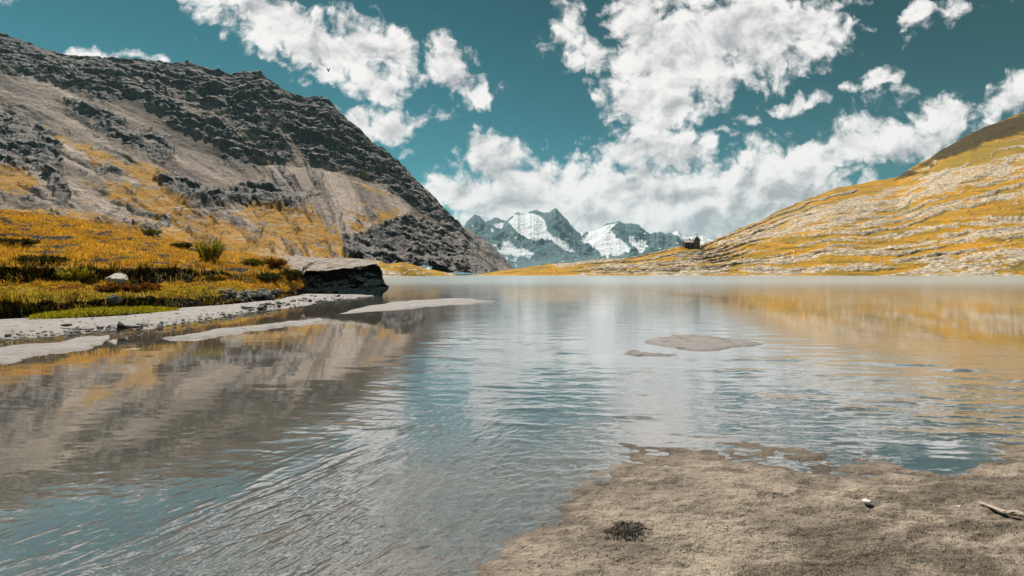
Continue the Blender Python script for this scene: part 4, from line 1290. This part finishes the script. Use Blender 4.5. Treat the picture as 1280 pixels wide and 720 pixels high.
GREENY = [(0.30, 0.27, 0.02), (0.20, 0.20, 0.02), (0.40, 0.30, 0.03)]
DARKG = [(0.035, 0.04, 0.012), (0.06, 0.055, 0.015), (0.10, 0.08, 0.02), (0.02, 0.022, 0.01)]
REDDY = [(0.25, 0.07, 0.02), (0.32, 0.12, 0.02), (0.10, 0.05, 0.02), (0.05, 0.045, 0.015)]
OLIVE = [(0.14, 0.13, 0.02), (0.22, 0.18, 0.025), (0.07, 0.07, 0.015)]
for (x, y, rad, hg, ns, nl, cols, lab, upr) in [
    (262, 328, .75, 1.05, 60, 60, GREENY, 'yellow-green upright shrub standing tallest on the crest of the grass bank', 1.0),
    (318, 333, .8, .55, 50, 50, OLIVE, 'olive bush between the yellow-green shrub and the flat boulder', .7),
    (345, 334, .75, .6, 50, 55, REDDY, 'rust-red bush at the left end of the flat boulder', .7),
    (362, 350, .95, .75, 60, 60, DARKG, 'dark leafy bush against the shaded front of the boulder', .6),
    (334, 352, .8, .5, 50, 50, DARKG, 'dark low bush on the end of the upper turf step', .6),
    (52, 330, .8, .34, 50, 55, DARKG, 'dark heath clump on the lip of the upper step at the far left', .5),
    (18, 305, .9, .3, 50, 50, DARKG, 'low dark heath patch on the upper slope at the left edge', .4),
    (92, 352, .55, .5, 40, 50, GREENY, 'small lime-green bush in front of the dark upper step', .8),
    (176, 362, .8, .28, 50, 50, REDDY, 'red heath clump just below the pale rock', .4),
    (142, 362, .6, .26, 40, 50, REDDY, 'reddish heath clump left of the pale rock', .4),
    (190, 292, .8, .5, 40, 50, OLIVE, 'olive heath clump on the skyline of the grass slope', .6),
    (228, 310, .7, .4, 40, 50, DARKG, 'dark clump left of the yellow-green shrub', .6),
]:
    q = on_bank(x, y)
    leaf_shrub('shrub', (q[0], q[1], q[2]), rad, hg, ns, nl, cols, (.05, .035, .025), lab, upr, .075)

# ------------------------------------------------------------------ low turf tongue on the beach in front of the bank
tp = []
pxs = np.linspace(36, 222, 100)
lo_ = np.interp(pxs, [36, 60, 110, 160, 200, 222], [403, 402, 400, 397, 393, 391])
Rr = []
for j in range(14):
    f = j / 13
    Y = H * F / (lo_ - HZ) - .05 + f * 1.3
    z = .02 + .22 * np.sin(np.pi * min(f * 1.15, 1.0)) ** .7 * np.sin(np.pi * (pxs - 36) / 186) ** .6
    Rr.append(np.stack([(pxs - 640) / F * Y, Y, z], -1))
Rr = np.array(Rr)
Rr[..., 2] += .07 * fbm(Rr[..., 0] / .4, Rr[..., 1] / .4, 0, 3)
tongue = grid_mesh('turf_tongue', Rr, {'soil': np.clip(.9 - np.arange(14)[:, None] * .3 + 0 * Rr[..., 0], 0, 1), 'green': np.ones(Rr.shape[:2]), 'red': np.zeros(Rr.shape[:2])}, m_bk)
tag(tongue, kind='structure')
n2_ = 9000
i0, i1 = rng.integers(1, 13, n2_), rng.integers(0, 99, n2_)
bs = Rr[i0, i1] + (Rr[i0, i1 + 1] - Rr[i0, i1]) * rng.random((n2_, 1)) + rng.normal(0, .03, (n2_, 3)) * np.array([1, 1, 0])
cc = np.where(rng.random((n2_, 1)) < .7, np.array([[.42, .36, .02]]), np.array([[.17, .16, .018]])) * rng.uniform(.5, 1.2, (n2_, 1))
g2 = blades('grass', bs, rng.uniform(.03, .11, n2_), rng.uniform(.01, .02, n2_), rng.normal(0, .04, (n2_, 2)), cc, m_bl)
tag(g2, 'short lime-green turf of the tongue lying on the pale beach', 'grass', kind='stuff')


# ------------------------------------------------------------------ driftwood and small things on the sand
m_wood, T = new_mat('weathered_wood')
p = T.n('ShaderNodeTexCoord').outputs['Object']
wn_ = T.noise(T.n('ShaderNodeMapping', {'Vector': p, 'Scale': (3, 40, 40)}).outputs[0], 1.0, 4, .6)
finish(T, T.mix(wn_, (.16, .12, .085), (.52, .44, .35)), .85, T.bump(wn_, .004), .15)
m_dwood, T = new_mat('dark_wet_wood')
p = T.n('ShaderNodeTexCoord').outputs['Object']
wn_ = T.noise(T.n('ShaderNodeMapping', {'Vector': p, 'Scale': (3, 30, 30)}).outputs[0], 1.0, 4, .6)
finish(T, T.mix(wn_, (.02, .017, .014), (.09, .075, .06)), .7, T.bump(wn_, .01), .25)


def stick(name, pts, rad, mat, flat=1.0, seed=0, sides=8, sub=6):
    pts = np.array(pts, float)
    t = np.linspace(0, len(pts) - 1, (len(pts) - 1) * sub + 1)
    C_ = np.stack([np.interp(t, np.arange(len(pts)), pts[:, k]) for k in range(3)], -1)
    rr = np.interp(t, np.arange(len(pts)), rad)
    org = C_.mean(0)
    C_ = C_ - org
    V, Fc = [], []
    dirn = C_[-1] - C_[0]
    dirn /= np.linalg.norm(dirn)
    sd_ = np.cross(dirn, [0, 0, 1])
    sd_ /= np.linalg.norm(sd_)
    upv = np.cross(sd_, dirn)
    for k, (c, r) in enumerate(zip(C_, rr)):
        for a in range(sides):
            th = a / sides * 2 * math.pi
            rn = r * (1 + .35 * float(perlin(k * .4 + seed, a * .9, seed)))
            V.append(c + sd_ * math.cos(th) * rn + upv * math.sin(th) * rn * flat)
    for k in range(len(C_) - 1):
        for a in range(sides):
            Fc.append((k * sides + a, k * sides + (a + 1) % sides, (k + 1) * sides + (a + 1) % sides, (k + 1) * sides + a))
    Fc.append(tuple(range(sides))[::-1])
    Fc.append(tuple((len(C_) - 1) * sides + a for a in range(sides)))
    ob = mesh_obj(name, V, Fc, mat)
    ob.location = org
    return ob


g = lambda x, y, z=.03: ground_pt(x, y, z)


def gb(x, y, d):
    q = ground_pt(x, y, 0.0)
    q[2] = max(bed_z(x, y), -.01) + d
    return q


tag(stick('driftwood', [gb(a, b, d) for a, b, d in ((1224, 640, .012), (1240, 648, .022), (1256, 655, .024), (1272, 658, .028), (1296, 664, .02))], [.006, .014, .017, .020, .014], m_wood, .55, 2),
    'pale bleached stick lying on the wet sand at the lower right edge', 'driftwood')
tag(stick('driftwood', [g(149, 409, .16), g(156, 409, .15), g(168, 409, .17), g(179, 408, .16)], [.17, .08, .04, .02], m_dwood, .7, 5),
    'short dark log with a thick left end on the pale beach below the bank', 'driftwood')
tag(stick('driftwood', [g(76, 406.5, .12), g(84, 406.5, .13), g(90, 406, .12)], [.03, .06, .03], m_dwood, .6, 8),
    'small dark piece of wood on the beach left of the log', 'driftwood')
tag(stick('driftwood', [g(1010, 662, .03), g(1022, 668, .035), g(1034, 680, .03)][::-1], [.003, .006, .004], m_dwood, .7, 11), 'thin dark twig on the bare sand below the white stone', 'driftwood') if False else None

m_white = rock_mat('white_stone', (.55, .51, .46), (.78, .74, .68), 40.0)
s1 = stone_mesh('stone', m_white, .024, .019, .013, 41, 3, .2)
s1.location = tuple(gb(1083, 640, .010))
tag(s1, 'small white stone alone on the wet sand at the lower right', 'stone')
s2 = stone_mesh('stone', m_white, .013, .010, .008, 43, 3, .2)
s2.location = tuple(gb(1198, 642, .005))
tag(s2, 'tiny white pebble left of the bleached stick', 'stone')

# clump of dark water weed stranded on the sand
m_alg, T = new_mat('stranded_weed')
ac = T.n('ShaderNodeAttribute', attribute_name='col').outputs['Color']
finish(T, ac, .6, None, .3)
n3_ = 1500
ex = rng.normal(0, 1, (n3_, 2))
ex = ex / np.maximum(1, np.linalg.norm(ex, axis=1))[:, None] * np.sqrt(rng.random((n3_, 1)))
ex = ex * (1 + .5 * fbm(ex[:, :1] * 2.2, ex[:, 1:] * 2.2, 5., 3))
ex = ex[fbm(ex[:, 0] * 3, ex[:, 1] * 3, 8., 3) > -.16]
n3_ = len(ex)
cpos = gb(784, 676, .0)
ang = -.35
bx = np.stack([ex[:, 0] * .10, ex[:, 1] * .10], -1)
bx = np.stack([bx[:, 0] * math.cos(ang) - bx[:, 1] * math.sin(ang), bx[:, 0] * math.sin(ang) + bx[:, 1] * math.cos(ang)], -1)
gz_ = np.array([bed_z(640 + F * (cpos[0] + a) / (cpos[1] + b), HZ + F * H / (cpos[1] + b)) for a, b in bx]) - cpos[2]
bs = np.stack([bx[:, 0], bx[:, 1], gz_ + .003 + .008 * rng.random(n3_) * (1 - np.linalg.norm(ex, axis=1))], -1)
cc = np.where(rng.random((n3_, 1)) < .66, np.array([[.016, .015, .010]]), np.array([[.11, .085, .055]])) * rng.uniform(.5, 1.5, (n3_, 1))
wd_ = blades('weed_clump', bs, rng.uniform(.000, .006, n3_), rng.uniform(.003, .007, n3_), rng.normal(0, .016, (n3_, 2)), cc, m_alg)
wd_.location = tuple(cpos)
tag(wd_, 'dark matted clump of water weed stranded on the foreground sand', 'weed')

# flecks of plant debris over the sand (stuff)
n4_ = 1900
xx = rng.uniform(600, 1330, n4_)
yy = 585 + 160 * rng.random(n4_)
keep = poly_sd(xx, yy, [(640, 720), (720, 650), (780, 592), (860, 575), (1060, 598), (1300, 580), (1340, 760), (620, 760)]) > 0
keep &= (fbm(xx / 40, yy / 20, 6., 3) + .25 * rng.random(n4_)) > .12
xx, yy = xx[keep], yy[keep]
bs = np.array([gb(a, b, .003) for a, b in zip(xx, yy)])
n4_ = len(bs)
cc = np.where(rng.random((n4_, 1)) < .75, np.array([[.04, .03, .02]]), np.array([[.30, .24, .16]])) * rng.uniform(.6, 1.4, (n4_, 1))
db = blades('plant_debris', bs, rng.uniform(.000, .003, n4_), rng.uniform(.003, .007, n4_), rng.normal(0, .016, (n4_, 2)) * np.array([1.5, 1]), cc, m_alg)
tag(db, 'scattered dark flecks of plant debris on the foreground sand', 'debris', kind='stuff')


# ------------------------------------------------------------------ mountain hut on the far ridge
def box(bm, x0, x1, y0, y1, z0, z1):
    vs = [bm.verts.new(q) for q in ((x0, y0, z0), (x1, y0, z0), (x1, y1, z0), (x0, y1, z0), (x0, y0, z1), (x1, y0, z1), (x1, y1, z1), (x0, y1, z1))]
    for f in ((0, 3, 2, 1), (4, 5, 6, 7), (0, 1, 5, 4), (1, 2, 6, 5), (2, 3, 7, 6), (3, 0, 4, 7)):
        bm.faces.new([vs[i] for i in f])


def prism(bm, prof, axis, a0, a1):
    """extrude a 2-D profile (s, z) along an axis"""
    def pt(s, z, a):
        return (a, s, z) if axis == 'x' else (s, a, z)
    v0 = [bm.verts.new(pt(s, z, a0)) for s, z in prof]
    v1 = [bm.verts.new(pt(s, z, a1)) for s, z in prof]
    n = len(prof)
    for i in range(n):
        bm.faces.new((v0[i], v0[(i + 1) % n], v1[(i + 1) % n], v1[i]))
    bm.faces.new(v0[::-1])
    bm.faces.new(v1)
    bmesh.ops.recalc_face_normals(bm, faces=bm.faces[:])


def simple_mat(name, a, b, sc, rough=.85):
    m, T = new_mat(name)
    n = T.noise(T.n('ShaderNodeTexCoord').outputs['Object'], sc, 4, .6)
    finish(T, T.mix(n, a, b), rough, T.bump(n, .05), .2)
    return m


m_hw = simple_mat('hut_timber', (.035, .028, .024), (.09, .07, .06), 2.0)
m_hs = simple_mat('hut_gable_boards', (.10, .07, .06), (.17, .13, .115), 2.0)
m_hr = simple_mat('hut_metal_roof', (.42, .43, .42), (.55, .56, .54), 1.0, .5)
m_hr2 = simple_mat('hut_dark_roof', (.16, .15, .15), (.26, .25, .25), 1.0, .6)
m_hg = simple_mat('hut_window_glass', (.02, .025, .03), (.04, .05, .06), 1.0, .15)
m_hd = simple_mat('hut_door_wood', (.12, .07, .04), (.18, .11, .07), 2.0)
HY = 436.0
hut = bpy.data.objects.new('mountain_hut', None)
COL.objects.link(hut)
hut.location = ((864 - 640) / F * HY, HY, H + (HZ - 307.2) / F * HY)
tag(hut, 'dark wooden mountain hut with a pale roofed low wing on the ridge across the lake', 'hut')
bm = bmesh.new(); box(bm, -6.4, 1.2, -2.6, 2.6, -1.5, 2.6); bm_obj('wall', bm, m_hw, hut)
bm = bmesh.new(); prism(bm, [(-3.3, 2.45), (0, 5.4), (3.3, 2.45), (3.3, 2.75), (0, 5.75), (-3.3, 2.75)], 'x', -6.9, 1.15); rf = bm_obj('roof', bm, m_hr, hut)
bm = bmesh.new(); prism(bm, [(-2.59, 2.62), (2.59, 2.62), (0, 5.2)], 'x', -6.39, -6.2); bm_obj('gable', bm, m_hw, hut)
bm = bmesh.new(); prism(bm, [(1.22, -1.5), (6.2, -1.5), (6.2, 4.6), (3.7, 7.6), (1.22, 4.6)], 'y', -3.4, 3.4); bm_obj('wall', bm, m_hs, hut)
bm = bmesh.new(); prism(bm, [(.7, 4.2), (3.7, 7.75), (6.7, 4.2), (6.7, 4.6), (3.7, 8.15), (.7, 4.6)], 'y', -4.0, 4.0); rf2 = bm_obj('roof', bm, m_hr2, hut)
bm = bmesh.new(); box(bm, -1.9, -1.2, -.4, .4, 5.0, 6.9); ch = bm_obj('chimney', bm, m_hs, rf)
for (x0, x1, z0, z1, yf) in ((-5.4, -4.4, .9, 1.9, -2.66), (-3.6, -2.6, .9, 1.9, -2.66), (2.2, 3.1, 1.2, 2.3, -3.46), (4.3, 5.2, 1.2, 2.3, -3.46), (3.3, 4.1, 4.4, 5.4, -3.46)):
    bm = bmesh.new(); box(bm, x0, x1, yf, yf + .2, z0, z1); bm_obj('window', bm, m_hg, hut)
bm = bmesh.new(); box(bm, -1.6, -.5, -2.68, -2.5, -.6, 1.7); bm_obj('door', bm, m_hd, hut)


# ------------------------------------------------------------------ bird
m_bird = simple_mat('dark_plumage', (.010, .010, .011), (.03, .028, .027), 8.0, .6)
BY = 62.0
bc = np.array([(410.3 - 640) / F * BY, BY, H + (HZ - 88.5) / F * BY])
ax = np.array([.62, -.45, -.52]); ax /= np.linalg.norm(ax)           # flies down to the right
sdv = np.cross(ax, [0, 0, 1]); sdv /= np.linalg.norm(sdv)
upv = np.cross(sdv, ax)
V, Fc = [], []
prof = [(-.36, .004, .10), (-.26, .012, .085), (-.17, .03, .04), (-.08, .055, .055), (.02, .068, .066), (.10, .06, .058), (.16, .042, .04), (.20, .040, .04), (.235, .03, .03), (.26, .012, .012), (.30, .003, .003)]
ns = 10
for (t, rz, ry) in prof:
    for a in range(ns):
        th = a / ns * 2 * math.pi
        V.append(ax * t + sdv * math.cos(th) * ry + upv * math.sin(th) * rz)
for k in range(len(prof) - 1):
    for a in range(ns):
        Fc.append((k * ns + a, k * ns + (a + 1) % ns, (k + 1) * ns + (a + 1) % ns, (k + 1) * ns + a))
Fc.append(tuple(range(ns))[::-1]); Fc.append(tuple((len(prof) - 1) * ns + a for a in range(ns)))
for sgn in (-1, 1):
    # wing raised high: root, wrist, tip; leading and trailing edges, top and bottom skin
    out = sdv * sgn * .40 + np.array([0, 0, 1.0]); out /= np.linalg.norm(out)
    st_ = [(.03, .11, -.10), (.14, .15, -.10), (.26, .14, -.09), (.38, .06, -.11), (.46, -.02, -.12), (.53, -.10, -.13)]
    i0 = len(V)
    nrmw = np.cross(out, ax); nrmw /= np.linalg.norm(nrmw)
    for (d, le, te) in st_:
        for e in (le, (le + te) / 2, te):
            th = .012 * (1 - d / .6) if e == (le + te) / 2 else .002
            for s_ in (-1, 1):
                V.append(sdv * sgn * .04 + out * d + ax * e + nrmw * th * s_)
    for k in range(len(st_) - 1):
        A, B = i0 + k * 6, i0 + (k + 1) * 6
        for (a, b) in ((0, 2), (2, 4), (4, 5), (5, 3), (3, 1), (1, 0)):
            Fc.append((A + a, A + b, B + b, B + a))
    e = i0 + (len(st_) - 1) * 6
    Fc.append((e, e + 2, e + 4, e + 5, e + 3, e + 1))
bird = mesh_obj('bird', V, Fc, m_bird, smooth=True)
bird.location = bc
bm = bmesh.new(); bm.from_mesh(bird.data); bmesh.ops.recalc_face_normals(bm, faces=bm.faces[:]); bm.to_mesh(bird.data); bm.free()
tag(bird, 'dark bird in flight with wings raised against the cloud left of centre', 'bird')

# ------------------------------------------------------------------ haze
HAZE = 3.5e-5
m_hz, T = new_mat('haze_air')
pv = T.n('ShaderNodeVolumePrincipled', {'Color': (.55, .92, 1.0), 'Density': HAZE, 'Anisotropy': 0.0})
T.n('ShaderNodeOutputMaterial', {'Volume': pv.outputs[0]})
if HAZE > 0:
    bm = bmesh.new(); box(bm, -12500, 12500, -4500, 9500, -7, 930)
    hz = bm_obj('haze', bm, m_hz)
    tag(hz, 'thin bluish air between the lake and the far mountains', 'haze', kind='stuff')
